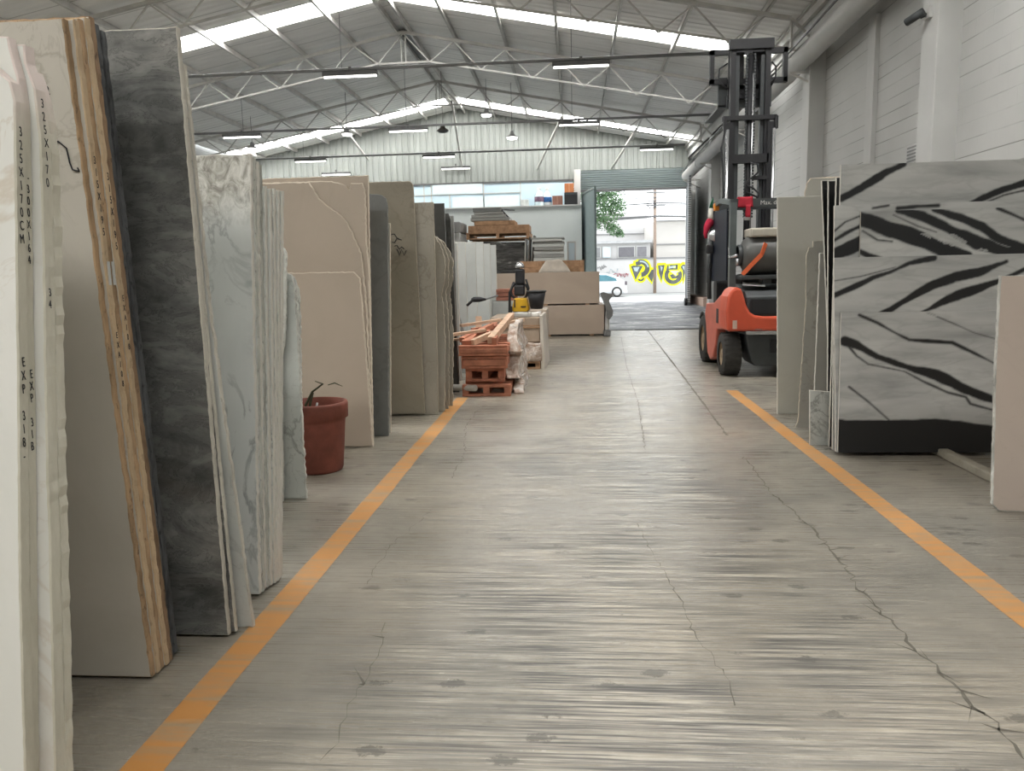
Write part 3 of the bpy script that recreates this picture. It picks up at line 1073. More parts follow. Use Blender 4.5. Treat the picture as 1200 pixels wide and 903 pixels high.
# ---------------- cream marble bundle, leaning towards the camera
G = 'cream marble bundle at the left'
a = slab(quad(-1.403, -1.395, 2.025), 2.27, -.055, .024, S['cream'], S['tan_e'], 'tall cream marble slab, front of its bundle, scrawled with a black 2', G, .002, 5, (2, 3))
FR = ((1, 0, 0), (0, -.055, 1), (0, -1, -.055))
tw = lambda x, z: (x, 2.27 - .055 * z - .003, z)
M['ink_thin'] = M['ink']
MB().tube([tw(-1.485, 1.685), tw(-1.462, 1.70), tw(-1.440, 1.68), tw(-1.436, 1.64), tw(-1.43, 1.62), tw(-1.41, 1.615), tw(-1.395 - .02, 1.625)], .0022, 5).build('marking', M['ink'], a)
MB().tube([tw(-1.48, 1.655), tw(-1.478, 1.60), tw(-1.485, 1.58)], .0022, 5).build('marking', M['ink'], a)
lettering('marking', '22', .035, M['ink'], a, (-1.50, 2.27 - .055 * 1.83 - .004, 1.825), FR, 1, 1, 'LEFT')
EN = ['second', 'third', 'fourth', 'fifth']
for i, (dy, e, zt, xr) in enumerate([(.026, 'tan2_e', 2.03, -1.388), (.051, 'tan_e', 2.04, -1.390), (.076, 'tan2_e', 2.05, -1.384), (.101, 'tan3_e', 2.06, -1.386)]):
    s_ = slab(quad(xr, xr - .002, zt), 2.27 + dy, -.055, .0235, S['cream'], S[e], '%s slab from the front of the cream bundle, %s edge facing the aisle' % (EN[i], {'tan2_e': 'light tan', 'tan_e': 'rusty tan', 'tan3_e': 'brown'}[e]), G, .002, 10 + i, (2, 3))
    yy = 2.27 + dy + .011
    if i == 0:
        mark(s_, '315X195', [(xr, 2), (xr - .002, 0)], yy, -.055, 1.64, .034, .032, .62)
        mark(s_, 'EXA108', [(xr, 2), (xr - .002, 0)], yy, -.055, 1.13, .03, .027, .62)
    if i == 2:
        mark(s_, '315X195', [(xr, 2), (xr - .002, 0)], yy, -.055, 1.60, .034, .032, .62)
        mark(s_, 'EXA108', [(xr, 2), (xr - .002, 0)], yy, -.055, 1.24, .03, .027, .62)
    if i in (0, 1):
        MB().box((xr, yy - .055 * 1.25 - .006, 1.19 + .1), (xr + .002, yy - .055 * 1.25 + .006, 1.36)).build('chalk_mark', M['white_paint'], s_)
G = 'black granite slabs behind the cream bundle'
slab(quad(-1.392, -1.402, 2.05), 2.402, -.055, .022, S['blk'], S['blk_e'], 'black granite slab just behind the cream bundle', G, .002, 15, (2, 3))
slab(quad(-1.392, -1.400, 2.04), 2.432, -.055, .022, S['blk'], S['blk_e'], 'black granite slab next to the swirled dark quartzite', G, .002, 16, (2, 3))

# ---------------- dark quartzite
G = 'dark quartzite slabs at the left'
slab(quad(-1.261, -1.27, 2.105), 2.57, -.02, .022, S['quartzite'], S['pale_e'], 'tall dark grey quartzite slab with brown and black swirls, pale edge', G, .0015, 17, (2, 3))
slab(quad(-1.272, -1.255, 2.08), 2.60, -.025, .018, S['quartzite'], S['pale_e'], 'second dark quartzite slab, thin pale edge tight behind the swirled one', G, .0015, 18, (2, 3))
slab([(-1.215, 0), (-1.235, .5), (-1.262, 1.2), (-1.267, 2.0), (-4.3, 2.0), (-4.3, 0)], 2.66, -.045, .018, S['breccia'], S['pale_e'], 'pale slab behind the dark quartzite, its foot splayed out towards the orange line', G, .003, 19, (3, 4))

# ---------------- white marble with grey veins
G = 'white marble slabs with grey veins'
for i, (dy, xt, xb, zt) in enumerate([(0, -1.296, -1.303, 1.80), (.024, -1.291, -1.298, 1.79), (.048, -1.288, -1.303, 1.775), (.07, -1.286, -1.297, 1.765)]):
    slab(quad(xt, xb, zt), 2.93 + dy, .11, .021, S['calacatta'], S['white_e'] if i % 2 == 0 else S['white_e2'],
         ['white marble slab with grey veins and a rough brown top, front of its stack', 'second white veined marble slab, edge right behind the front one', 'third white veined marble slab, broken grey edge in the taller half', 'fourth white veined marble slab, last of the taller ones'][i], G, .003, 20 + i, (2, 3))
for i, (dy, xt, xb, zt) in enumerate([(.094, -1.275, -1.29, 1.68), (.117, -1.262, -1.283, 1.672), (.14, -1.255, -1.28, 1.675), (.163, -1.245, -1.283, 1.67), (.186, -1.238, -1.284, 1.668)]):
    slab(quad(xt, xb, zt), 2.93 + dy, .11, .02, S['breccia'], S['white_e'],
         'white marble slab, %s of the five shorter edges beside the planter' % ['first', 'second', 'third', 'fourth', 'last'][i], G, .002, 30 + i, (2, 3))

# ---------------- broken offcuts before the planter
G = 'broken white marble offcuts'
slab([(-1.715, .0), (-1.705, .14), (-1.708, .44), (-1.697, .79), (-1.666, .94), (-1.65, 1.1), (-1.639, 1.33), (-1.634, 1.44), (-1.676, 1.51), (-1.72, 1.54), (-2.7, 1.55), (-2.7, 0)], 4.27, .06, .02, S['breccia'], S['rough_e'],
     'broken white marble offcut with a slanted top and wavy side edge', G, .004, 40, (10, 11), chip=.012)
for i, (dy, xt, zt) in enumerate([(.06, -1.604, 1.318), (.082, -1.600, 1.305), (.104, -1.597, 1.285), (.126, -1.600, 1.26)]):
    slab([(-1.594 - .018 * i, 0.0), (xt - .01, zt - .08), (xt - .028, zt), (xt - .09, zt + .02), (-2.6, zt + .02), (-2.6, 0)], 4.27 + dy, .06, .021, S['breccia'], S['rough_e'],
         ['low white marble offcut with a pale speckled edge, front of four by the planter', 'second low white marble offcut by the planter, chipped edge', 'third low white marble offcut by the planter', 'fourth low white marble offcut, touching the planter side'][i], G, .005, 44 + i, (4, 5))

# ---------------- beige travertine
G = 'beige travertine slabs behind the planter'
slab([(-1.549, .004), (-1.568, .4), (-1.587, .81), (-1.60, 1.1), (-1.613, 1.284), (-1.664, 1.336), (-4.2, 1.347), (-4.2, 0.004)], 5.70, .08, .021, S['trav'], S['trav_e'],
     'low beige travertine slab right behind the planter', G, .003, 50, (6, 7), chip=.007)
slab([(-1.562, 0), (-1.574, 1.06), (-1.593, 1.35), (-1.602, 1.47), (-1.664, 1.61), (-1.702, 1.70), (-1.753, 1.76), (-1.85, 1.83), (-1.921, 1.89), (-1.965, 1.97), (-1.997, 2.017), (-4.2, 2.03), (-4.2, 0)], 5.725, .08, .021, S['trav'], S['trav_e'],
     'tall beige travertine slab with its upper corner broken off', G, .004, 51, (11, 12), chip=.007)
slab([(-1.560, 0), (-1.555, 1.32), (-1.568, 1.58), (-1.57, 1.95), (-1.589, 2.0), (-1.682, 2.0), (-1.69, 1.95), (-1.715, 1.985), (-1.83, 2.022), (-4.2, 2.03), (-4.2, 0)], 5.75, .08, .021, S['trav'], S['trav_e'],
     'beige travertine slab with a rounded chipped corner behind the broken one', G, .003, 52, (9, 10), chip=.007)
slab(quad(-1.549, -1.566, 2.058), 5.775, .08, .021, S['trav'], S['trav_e'], 'rearmost beige travertine slab, tallest with a square corner', G, .002, 53, (2, 3))

# ---------------- grey limestone
slab([(-1.526, 0), (-1.513, .77), (-1.501, 1.86), (-1.515, 1.923), (-1.556, 1.952), (-1.66, 1.962), (-4.1, 1.962), (-4.1, 0)], 6.10, .12, .022, S['grey'], S['grey_e'],
     'dark grey limestone slab with rounded top corner', None, .0015, 54, (6, 7))
slab(quad(-1.497, -1.519, 1.725), 6.17, .12, .014, S['bone'], S['trav_e'], 'thin cream slab behind the dark grey limestone one', None, .002, 55, (2, 3))

# ---------------- taupe pair
tp = slab([(-1.393, .02), (-1.414, 1.24), (-1.43, 2.106), (-1.46, 2.137), (-4.1, 2.145), (-4.1, .02)], 7.00, .02, .022, S['taupe'], S['taupe_e'], 'tall taupe marble slab with dark hand-scrawled marks', 'taupe marble slabs', .002, 56, (4, 5))
sc = random.Random(12)
for q in range(4):
    zq = 1.66 - q * .05
    MB().tube([(-1.66 + .02 * q + .022 * i, 7.0 + .02 * zq - .003, zq + sc.uniform(-.035, .035)) for i in range(5)], .004, 5).build('marking', M['ink'], tp)
slab([(-1.274, 0), (-1.263, 1.08), (-1.258, 1.95), (-4.1, 1.96), (-4.1, 0)], 7.05, .02, .022, S['taupe2'], S['taupe_e'], 'lighter taupe marble slab standing out beyond the tall taupe one', 'taupe marble slabs', .002, 57, (3, 4))
G = 'rough edged slabs beyond the taupe marble'
for i, (y, dx, dz) in enumerate([(7.22, -.03, .02), (7.36, -.015, .0), (7.52, .0, -.02)]):
    slab([(-1.214 + dx, 0), (-1.190 + dx, .66), (-1.20 + dx, 1.0), (-1.215 + dx, 1.12), (-1.185 + dx, 1.23), (-1.172 + dx, 1.43), (-1.21 + dx, 1.55 + dz), (-1.257 + dx, 1.63 + dz), (-1.33 + dx, 1.69 + dz), (-3.6, 1.70 + dz), (-3.6, 0)], y, .05, .025, S['taupe2'], S['taupe_e'],
         'wavy raw-edged brownish slab, %s of three beyond the taupe marble' % ['nearest', 'middle', 'farthest'][i], G, .006, 58 + i, (9, 10))
slab(quad(-1.334, -1.305, 2.033), 8.10, .02, .03, S['dark'], S['dark'], 'tall dark grey stone slab, taller of the two dark ones', 'dark stone slabs', .001, 62, (2, 3))
slab([(-1.279, 0), (-1.299, .94), (-1.317, 1.89), (-1.34, 1.95), (-3.8, 1.96), (-3.8, 0)], 8.40, .02, .03, S['dark'], S['dark'], 'dark grey stone slab with rounded corner, shorter of the two dark ones', 'dark stone slabs', .001, 63, (4, 5))
slab(quad(-1.325, -1.32, 1.944), 8.70, .0, .03, S['midgrey'], S['midgrey'], 'mid grey slab standing behind the dark stone slabs', None, .001, 64, (2, 3))

# ---------------- white slabs rack in the distance
G = 'white stone slabs beside the timber pallets'
for i, (y, xr, xl, zt, th) in enumerate([(9.35, -1.39, -3.2, 1.67, .05), (10.3, -1.42, -3.2, 1.72, .04), (10.9, -1.36, -3.2, 1.735, .04), (12.2, -1.40, -3.2, 1.79, .04), (13.0, -1.38, -3.2, 1.79, .04), (13.9, -1.37, -3.2, 1.80, .04)]):
    slab([(xr, 0), (xr - .005, zt), (xl, zt + .01), (xl, 0)], y, .01, th, S['whitetile'], S['white_e'],
         'white stone slab, %s from the front of the rack by the timber pallets' % ['first', 'second', 'third', 'fourth', 'fifth', 'sixth'][i], G, .002, 70 + i, (2, 3))
slab([(-1.26, .0), (-1.262, .90), (-2.2, .93), (-2.2, 0)], 11.6, .01, .05, S['whitetile'], S['white_e'], 'low white stone block leaning by the white slab rack', None, .002, 80)
slab([(-1.28, 0), (-1.52, .86), (-1.56, .86), (-1.56, 0)], 10.05, .0, .03, S['midgrey'], S['midgrey'], 'narrow grey wedge-shaped offcut leaning on the white slabs', None, .002, 81)
slab([(-1.06, 0), (-1.06, 1.0), (-1.7, 1.0), (-1.7, 0)], 15.0, .0, .06, S['whitetile'], S['white_e'], 'small pale grey slab upright beside the dark wrapped bundle', None, .002, 82)

# ------------------------------------------------------------------ right side slabs
G = 'bone limestone slabs on the right'
slab([(1.805, 0), (1.773, 1.90), (3.6, 1.90), (3.6, 0)], 6.96, .04, .022, S['bone'], S['white_e'], 'broad bone-coloured slab standing in front of the forklift', None, .0015, 90, (1, 2))
for i in range(4):
    x = 2.085 + i * .055
    slab([(x, 0), (x + .005, 1.95), (x + .02, 2.04), (x + .055, 2.085 + .006 * i), (3.5, 2.09 + .006 * i), (3.5, 0)], 7.28 + .035 * i, .03, .022, S['bone'], S['peach_e'],
         'peach-edged slab, %s of four behind the bone slab' % ['first', 'second', 'third', 'fourth'][i], 'peach edged slabs', .004, 91 + i, (3, 4))
slab([(1.78, .01), (1.80, .06), (1.82, .5), (1.845, 1.0), (1.842, 1.38), (1.86, 1.447), (1.893, 1.452), (1.892, 1.498), (3.3, 1.50), (3.3, 0.0)], 6.30, .05, .02, S['bone2'], S['taupe_e'],
     'grey-beige slab with a notched top in front of the bone slab', None, .003, 96, (7, 8), chip=.002)
slab([(1.86, 0), (1.875, .6), (1.89, 1.40), (3.2, 1.40), (3.2, 0)], 6.12, .05, .02, S['bone2'], S['white_e'], 'second grey-beige slab, just in front of the notched one', None, .002, 97, (2, 3))
slab([(1.717, .0), (1.708, .407), (1.835, .395), (2.6, .39), (2.6, 0)], 5.70, .04, .018, S['breccia'], S['white_e'], 'small low grey-veined offcut at the foot of the black striped slabs', None, .001, 98, (2, 3))

VEINS = {}
VEINS['P1'] = [(0.0263, [(1.809, 1.747), (1.932, 1.814), (2.090, 1.909), (2.205, 1.959)]), (0.0247, [(2.638, 1.686), (2.737, 1.730), (2.849, 1.779), (2.970, 1.812), (3.088, 1.844)]), (0.0066, [(2.739, 1.692), (2.852, 1.739), (2.973, 1.765), (3.092, 1.779)])]
VEINS['P2'] = [(0.0066, [(1.740, 1.518), (1.826, 1.590), (1.935, 1.632)]), (0.0165, [(1.741, 1.460), (1.858, 1.530), (1.945, 1.569)]), (0.0461, [(1.737, 1.364), (1.847, 1.417), (1.964, 1.459)]), (0.0066, [(2.000, 1.675), (2.102, 1.690)]),
               (0.0132, [(2.161, 1.670), (2.292, 1.679), (2.422, 1.681)]), (0.0197, [(1.763, 0.834), (1.823, 0.852)]), (0.0230, [(1.767, 0.733), (1.826, 0.754)])]
VEINS['P3'] = [(0.0527, [(1.907, 1.608), (2.085, 1.549), (2.292, 1.470), (2.485, 1.379), (2.604, 1.324)]), (0.0395, [(2.168, 1.660), (2.315, 1.613), (2.508, 1.512), (2.671, 1.426), (2.847, 1.363), (3.091, 1.342)]),
               (0.0230, [(2.386, 1.654), (2.576, 1.584), (2.694, 1.536), (2.813, 1.445), (2.968, 1.389), (3.089, 1.364)]), (0.0049, [(2.126, 1.626), (2.289, 1.547), (2.407, 1.507)]), (0.0049, [(1.932, 1.527), (2.030, 1.464), (2.125, 1.452)]),
               (0.0132, [(1.922, 1.389), (1.975, 1.361), (2.057, 1.333)]), (0.0099, [(2.788, 1.651), (2.890, 1.605), (2.957, 1.573)])]
VEINS['P4'] = [(0.0148, [(1.736, 1.097), (1.897, 1.166), (1.998, 1.214), (2.114, 1.252), (2.229, 1.306), (2.387, 1.336)]), (0.0263, [(2.052, 0.963), (2.210, 1.054), (2.381, 1.154), (2.523, 1.210), (2.680, 1.240), (2.848, 1.303)]),
               (0.0247, [(2.302, 0.965), (2.487, 1.064), (2.658, 1.121), (2.813, 1.177), (2.960, 1.249), (3.076, 1.305)]), (0.0033, [(1.748, 1.200), (1.924, 1.226), (2.142, 1.282)])]
VEINS['P5'] = [(0.0099, [(1.908, 0.970), (2.028, 0.915), (2.148, 0.845), (2.238, 0.798), (2.384, 0.785), (2.516, 0.776), (2.665, 0.701), (2.828, 0.615), (3.034, 0.544)]),
               (0.0263, [(1.818, 0.798), (1.900, 0.769), (2.036, 0.688), (2.216, 0.620), (2.424, 0.560), (2.604, 0.466), (2.812, 0.383), (3.048, 0.312)]),
               (0.0066, [(1.825, 0.786), (1.903, 0.693), (1.979, 0.638), (2.217, 0.586), (2.338, 0.518), (2.503, 0.440), (2.622, 0.408), (2.653, 0.361), (2.816, 0.314), (3.051, 0.266)]),
               (0.0049, [(1.858, 0.485), (1.988, 0.382), (2.135, 0.249)]), (0.0033, [(2.347, 0.978), (2.509, 0.907), (2.658, 0.837), (2.819, 0.789)]),
               (0.1975, [(1.796, 0.061), (1.955, 0.050), (2.135, 0.055), (2.239, 0.064), (2.358, 0.073), (2.566, 0.047), (2.833, 0.003), (3.068, -0.014)])]


def panda_mat(name, ang):
    k = NT(name, 0.28, 0.45)
    at = k.n('ShaderNodeAttribute', attribute_name='vein')
    v = k.coord((1.0, 1, 5.5), (0, ang, 0))
    n = k.noise(v, 1.5, 5, 0.5, 0.45)
    v2 = k.coord((1.0, 1, 4.0), (0, ang, 0))
    n2 = k.noise(v2, 2.4, 4, 0.5, 0.4)
    col = k.ramp(n, [(0.28, (0.30, 0.305, 0.295)), (0.45, (0.43, 0.435, 0.42)), (0.65, (0.52, 0.525, 0.505))])
    d = k.math('ABSOLUTE', k.math('SUBTRACT', n2, 0.5))
    col = k.mix(k.math('MULTIPLY', k.ramp(d, [(0, 1), (.05, 0)]), .22), col, (0.24, 0.24, 0.232))
    k.color(k.mix(at.outputs['Fac'], col, (0.014, 0.015, 0.016)))
    return k.m


S['pandaA'] = panda_mat('black_striped_marble_rising', -0.42)
S['pandaB'] = panda_mat('black_striped_marble_falling', 0.36)


def panda(key, x0, xb, z0, z1, Y0, k, mat, label, hw=1.0):
    step = 0.0075
    nx = int((3.12 - x0) / step)
    nz = int((z1 - z0) / step)
    gx = np.concatenate([np.linspace(0, 3.12 - x0, nx + 1), [3.9 - x0]])
    gz_ = np.linspace(z0, z1, nz + 1)
    Xr, Z = np.meshgrid(gx, gz_)
    tt = (Z - z0) / (z1 - z0)
    lx = xb + (x0 - xb) * tt                # left edge drifts from xb at the foot to x0 at the top
    X = lx + Xr * (3.9 - lx) / (3.9 - x0)
    # noise for ragged vein borders
    def fbm(X, Z, sx, sz, seed):
        r = np.random.RandomState(seed)
        acc = np.zeros_like(X)
        for o_ in range(5):
            f = 2.0 ** o_
            th, ph = r.uniform(0, 6.28, 6), r.uniform(0, 6.28, 6)
            for a_, p_ in zip(th, ph):
                acc += np.sin((X * sx * math.cos(a_) + Z * sz * math.sin(a_)) * f * 6 + p_) / (f ** 0.9) / 6
        return acc
    wob = fbm(X, Z, 1.6, 2.2, hash(key) % 1 + ord(key[1]))
    wob2 = fbm(X + 3, Z, 1.2, 3.0, 9 + ord(key[1]))
    best = np.full(X.shape, 9.0)
    for (hwid, pts) in VEINS[key]:
        dmin = np.full(X.shape, 9.0)
        for (a_, b_) in zip(pts[:-1], pts[1:]):
            ax, az = a_; bx_, bz_ = b_
            dx, dz = bx_ - ax, bz_ - az
            t_ = np.clip(((X - ax) * dx + (Z - az) * dz) / (dx * dx + dz * dz), 0, 1)
            dd = np.hypot(X - ax - t_ * dx, Z - az - t_ * dz)
            dmin = np.minimum(dmin, dd)
        soft = min(hwid, .03)
        best = np.minimum(best, dmin - hwid - wob * soft * 0.6)
    vein = np.clip(0.5 - best / 0.011, 0, 1)
    vein = np.where((best < 0) & (best > -.02) & (wob2 > 0.75), vein * .35, vein)
    Y = Y0 + k * Z
    n1, n0 = X.shape
    V = np.stack([X, Y, Z], -1).reshape(-1, 3)
    idx = np.arange(n1 * n0).reshape(n1, n0)
    F = np.stack([idx[:-1, :-1], idx[:-1, 1:], idx[1:, 1:], idx[1:, :-1]], -1).reshape(-1, 4)
    th = .02
    me = bpy.data.meshes.new('stone_slab')
    c4 = [(xb, Y0 + k * z0, z0), (3.9, Y0 + k * z0, z0), (3.9, Y0 + k * z1, z1), (x0, Y0 + k * z1, z1)]
    ex = c4 + [(a_, b_ + th, c_) for a_, b_, c_ in c4]
    off = len(V)
    EF = [(0, 4, 5, 1), (1, 5, 6, 2), (2, 6, 7, 3), (3, 7, 4, 0), (7, 6, 5, 4)]
    allv = [tuple(v) for v in V.tolist()] + ex
    org = Vector((xb, Y0, 0))
    me.from_pydata([(x - org.x, y - org.y, z) for x, y, z in allv], [], [tuple(f) for f in F.tolist()] + [tuple(i + off for i in f) for f in EF])
    me.materials.append(mat)
    me.materials.append(S['white_e'])
    mi = [0] * len(F) + [1] * 4 + [0]
    me.polygons.foreach_set('material_index', mi)
    at = me.attributes.new('vein', 'FLOAT', 'POINT')
    at.data.foreach_set('value', np.concatenate([vein.reshape(-1), np.zeros(8)]).astype(np.float32))
    me.update()
    ob = bpy.data.objects.new('stone_slab', me)
    COL.objects.link(ob)
    ob.location = org
    return tag(ob, label, 'stone slab', 'black striped white marble slabs')


panda('P1', 1.797, 1.81, .03, 1.968, 5.46, .02, S['pandaA'], 'tallest black striped marble slab, rearmost, one bold stripe along its top')
panda('P2', 1.752, 1.79, .03, 1.70, 5.425, .02, S['pandaA'], 'black striped marble slab with stacked dark bands at its upper left corner')
panda('P3', 1.917, 1.93, .03, 1.655, 5.40, .02, S['pandaB'], 'black striped marble slab with broad falling black bands, set in from the left')
panda('P4', 1.742, 1.795, .03, 1.353, 5.372, .02, S['pandaA'], 'mid-height black striped marble slab with thin rising bands')
panda('P5', 1.791, 1.80, .03, .985, 5.342, .02, S['pandaB'], 'lowest black striped marble slab, front one with a solid black foot')

S['blackband'] = NT('black_banded_marble', 0.3, 0.45)
k = S['blackband']
v = k.coord((0.4, 1, 1.0))
n = k.noise(v, 2.6, 4, 0.5, 0.4)
k.color(k.ramp(n, [(0.56, (0.012, 0.012, 0.012)), (0.60, (0.40, 0.40, 0.385)), (0.64, (0.40, 0.40, 0.385)), (0.67, (0.02, 0.02, 0.02))]))
S['blackband'] = k.m
G = 'narrow black banded slab ends'
for i, (x_t, x_b, y, zt, w_) in enumerate([(1.853, 1.975, 6.02, 1.93, .05), (1.848, 1.89, 5.85, 1.91, .05), (1.836, 1.835, 5.64, 1.91, .05)]):
    slab([(x_b, 0), (x_t, zt), (2.9, zt), (2.9, 0)], y, .035, .02, S['blackband'], S['white_e'],
         'black banded slab seen edge on, %s of three beside the striped marble' % ['first', 'second', 'third'][i], G, .001, 100 + i, (1, 2))
slab([(2.188, .04), (2.183, .4), (2.176, .8), (2.183, 1.231), (3.9, 1.215), (3.9, 0.0), (2.30, .0), (2.222, .004)], 4.12, .05, .022, S['pink'], S['rough_e'],
     'pinkish beige slab with a rounded foot, nearest on the right', None, .002, 104, (3, 4, 5))
o = MB().cbox((2.46, 4.55, 0.002), (2.53, 5.5, .055), .008).build('timber_batten', plain('grey_timber', (0.34, 0.31, 0.25), .85, .2, var=.25), None, (2.5, 5.0, 0))
tag(o, 'weathered timber batten on the floor under the striped marble slabs', 'timber batten')

# ------------------------------------------------------------------ planter
M['terracotta'] = plain('terracotta', (0.20, 0.062, 0.042), 0.7, 0.35, var=0.35, scale=5, bump=0.2)
M['soil'] = plain('soil', (0.045, 0.032, 0.024), 0.95, 0.1, scale=30, bump=0.6)
M['stem'] = plain('dry_stem', (0.06, 0.065, 0.035), 0.7, 0.3)
px, py = -1.745, 5.02
t = thing('plant_pot', 'reddish-brown terracotta plant pot with a few dry stems, beside the white offcuts', 'plant pot', (px, py, 0))
MB().lathe([(0, .0), (.155, .0), (.165, .02), (.192, .34), (.195, .36), (.212, .365), (.215, .455), (.21, .47), (.19, .47), (.185, .40), (.18, .36), (0, .36)], 'Z', (px, py, 0), 40).build('pot', M['terracotta'], t)
MB().lathe([(0, .385), (.10, .38), (.186, .37)], 'Z', (px, py, 0), 24).build('soil', M['soil'], t)
MB().tube([(px - .07, py - .02, .37), (px - .06, py - .02, .45), (px - .01, py - .02, .54), (px + .07, py - .03, .595), (px + .05, py - .03, .60), (px + .02, py - .04, .615)], [.011, .010, .008, .006, .004, .003], 6).build('stem', M['stem'], t)
MB().tube([(px - .05, py + .01, .37), (px - .04, py + .01, .46), (px - .01, py, .53)], [.01, .009, .004], 6).build('stem', M['stem'], t)
MB().tube([(px + .10, py - .02, .585), (px + .15, py - .03, .60), (px + .20, py - .02, .575)], [.003, .005, .002], 5).build('stem', M['stem'], t)
MB().tube([(px + .02, py - .05, .37), (px + .02, py - .05, .43), (px + .03, py - .05, .47)], [.008, .008, .007], 6).build('label_stick', M['white_paint'], t)

# ------------------------------------------------------------------ forklift
CX = 2.43
FL_ = thing('forklift', 'red and black forklift truck parked on the right with its mast raised', 'forklift', (CX, 10.3, 0))
MIR = lambda x: 2 * CX - x
# counterweight: red horns with a dip between them
half = [(1.80, .56), (1.785, .80), (1.80, .97), (1.84, 1.05), (1.90, 1.075), (1.955, 1.06), (1.985, .98), (2.02, .86), (2.06, .785), (2.12, .745), (2.22, .73)]
poly = half + [(MIR(x), z) for x, z in reversed(half)]
bm = bmesh.new()
def prism_bm(poly, axis, a, b, bev=0.02):
    bm = bmesh.new()
    def P(u, v, t_): return {'X': (t_, u, v), 'Y': (u, t_, v), 'Z': (u, v, t_)}[axis]
    f = bm.faces.new([bm.verts.new(P(u, v, a)) for u, v in poly])
    r = bmesh.ops.extrude_face_region(bm, geom=[f])
    d = {'X': (b - a, 0, 0), 'Y': (0, b - a, 0), 'Z': (0, 0, b - a)}[axis]
    bmesh.ops.translate(bm, verts=[v for v in r['geom'] if isinstance(v, bmesh.types.BMVert)], vec=d)
    bmesh.ops.recalc_face_normals(bm, faces=bm.faces)
    if bev:
        bmesh.ops.bevel(bm, geom=[e for e in bm.edges if e.calc_face_angle(0) > 0.7], offset=bev, segments=2, affect='EDGES', profile=.5)
    return bm
MB().frombm(prism_bm(poly, 'Y', 9.27, 9.72, .03)).build('counterweight', M['red_paint'], FL_)
low = [(2.03, .52), (2.05, .40), (2.10, .20), (2.14, .14), (MIR(2.14), .14), (MIR(2.10), .20), (MIR(2.05), .40), (MIR(2.03), .52), (MIR(1.84), .56), (1.84, .56)]
MB().frombm(prism_bm(low, 'Y', 9.33, 9.9, .015)).build('chassis', M['charcoal'], FL_)
# side panels
sp = [(9.62, .56), (9.62, 1.0), (9.78, .97), (10.2, .86), (10.75, .84), (10.85, .70), (10.72, .40), (10.6, .16), (10.42, .10), (10.22, .16), (10.05, .34), (9.95, .54)]
for xa in (1.80, MIR(1.80) - .12):
    MB().frombm(prism_bm(sp, 'X', xa, xa + .12, .02)).build('side_panel', plain('faded_red_paint', (0.52, 0.13, 0.09), .45, .45), FL_)
    s = MB().box((xa - .004 if xa < CX else xa + .1, 9.85, .62), (xa + .02 if xa < CX else xa + .124, 9.98, .80))
    s.build('grip_slot', M['black'], FL_)
MB().cbox((1.92, 9.75, .25), (MIR(1.92), 10.9, .62), .02).build('frame', M['charcoal'], FL_)
# hood between the horns
MB().frombm(prism_bm([(9.33, .74), (9.36, .96), (9.45, 1.03), (10.3, 1.10), (10.3, .70), (9.33, .70)], 'X', 2.03, MIR(2.03), .015)).build('hood', M['charcoal'], FL_)
MB().box((2.08, 9.31, .76), (MIR(2.08), 9.345, .93)).build('radiator_grille', M['black'], FL_)
MB().box((2.02, 9.27, .52), (MIR(2.02), 9.3, .56)).box((2.12, 9.262, .575), (2.2, 9.275, .58)).build('trim', M['chrome'], FL_)
MB().box((1.86, 9.262, .59), (1.91, 9.27, .69)).build('decal', plain('pale_decal', (0.55, .4, .33), .6), FL_)
MB().tube([(CX, 9.34, .38), (CX, 9.22, .38)], .03, 10).box((CX - .12, 9.3, .30), (CX + .12, 9.34, .46)).build('tow_pin', M['black'], FL_)


def wheel(x0, x1, yc, r, name='wheel'):
    mb = MB()
    xm = (x0 + x1) / 2
    w2 = (x1 - x0) / 2
    mb.lathe([(r * .55, -w2), (r * .9, -w2), (r * .985, -w2 * .75), (r * .985, w2 * .75), (r * .9, w2), (r * .55, w2)], 'X', (xm, yc, r), 36)
    for i in range(22):
        a = 2 * math.pi * i / 22
        for s_ in (-1, 1):
            a2 = a + (0.14 if s_ > 0 else 0)
            c_ = Vector((xm + s_ * w2 * .48, yc + math.cos(a2) * r * .98, r + math.sin(a2) * r * .98))
            tdir = Vector((0, -math.sin(a2), math.cos(a2)))
            rd = Vector((0, math.cos(a2), math.sin(a2)))
            xd = Vector((1, 0, 0))
            V = []
            for e1 in (-1, 1):
                for e2 in (-1, 1):
                    for e3 in (-1, 1):
                        V.append(c_ + xd * e1 * w2 * .46 + tdir * (e2 * r * .055 + e1 * s_ * r * .03) + rd * e3 * r * .02)
            mb.add(V, [(0, 1, 3, 2), (4, 6, 7, 5), (0, 4, 5, 1), (2, 3, 7, 6), (0, 2, 6, 4), (1, 5, 7, 3)])
    o = mb.build(name, M['rubber'], FL_)
    sgn = -1 if xm < CX else 1
    MB().lathe([(0, 0), (r * .2, .0), (r * .25, .03 * -sgn), (r * .5, .04 * -sgn), (r * .57, 0)], 'X', (xm + sgn * (w2 - .015), yc, r), 24).build('rim', plain('wheel_rim', (0.30, 0.22, 0.14), .6), o)


wheel(1.79, 2.00, 9.62, .262)
wheel(MIR(2.00), MIR(1.79), 9.62, .262)
wheel(1.80, 2.04, 11.05, .335)
wheel(MIR(2.04), MIR(1.80), 11.05, .335)
for xa in (1.80, MIR(1.80) - .25):
    mb = MB()
    pts = [(11.05 + .38 * math.cos(a), .335 + .38 * math.sin(a)) for a in [math.pi * (0.95 - i * .07) for i in range(11)]]
    outer = pts + [(11.05 + .36 * math.cos(a), .335 + .36 * math.sin(a)) for a in reversed([math.pi * (0.95 - i * .07) for i in range(11)])]
    mb.prism(outer, 'X', xa, xa + .25)
    mb.build('fender', M['charcoal'], FL_)
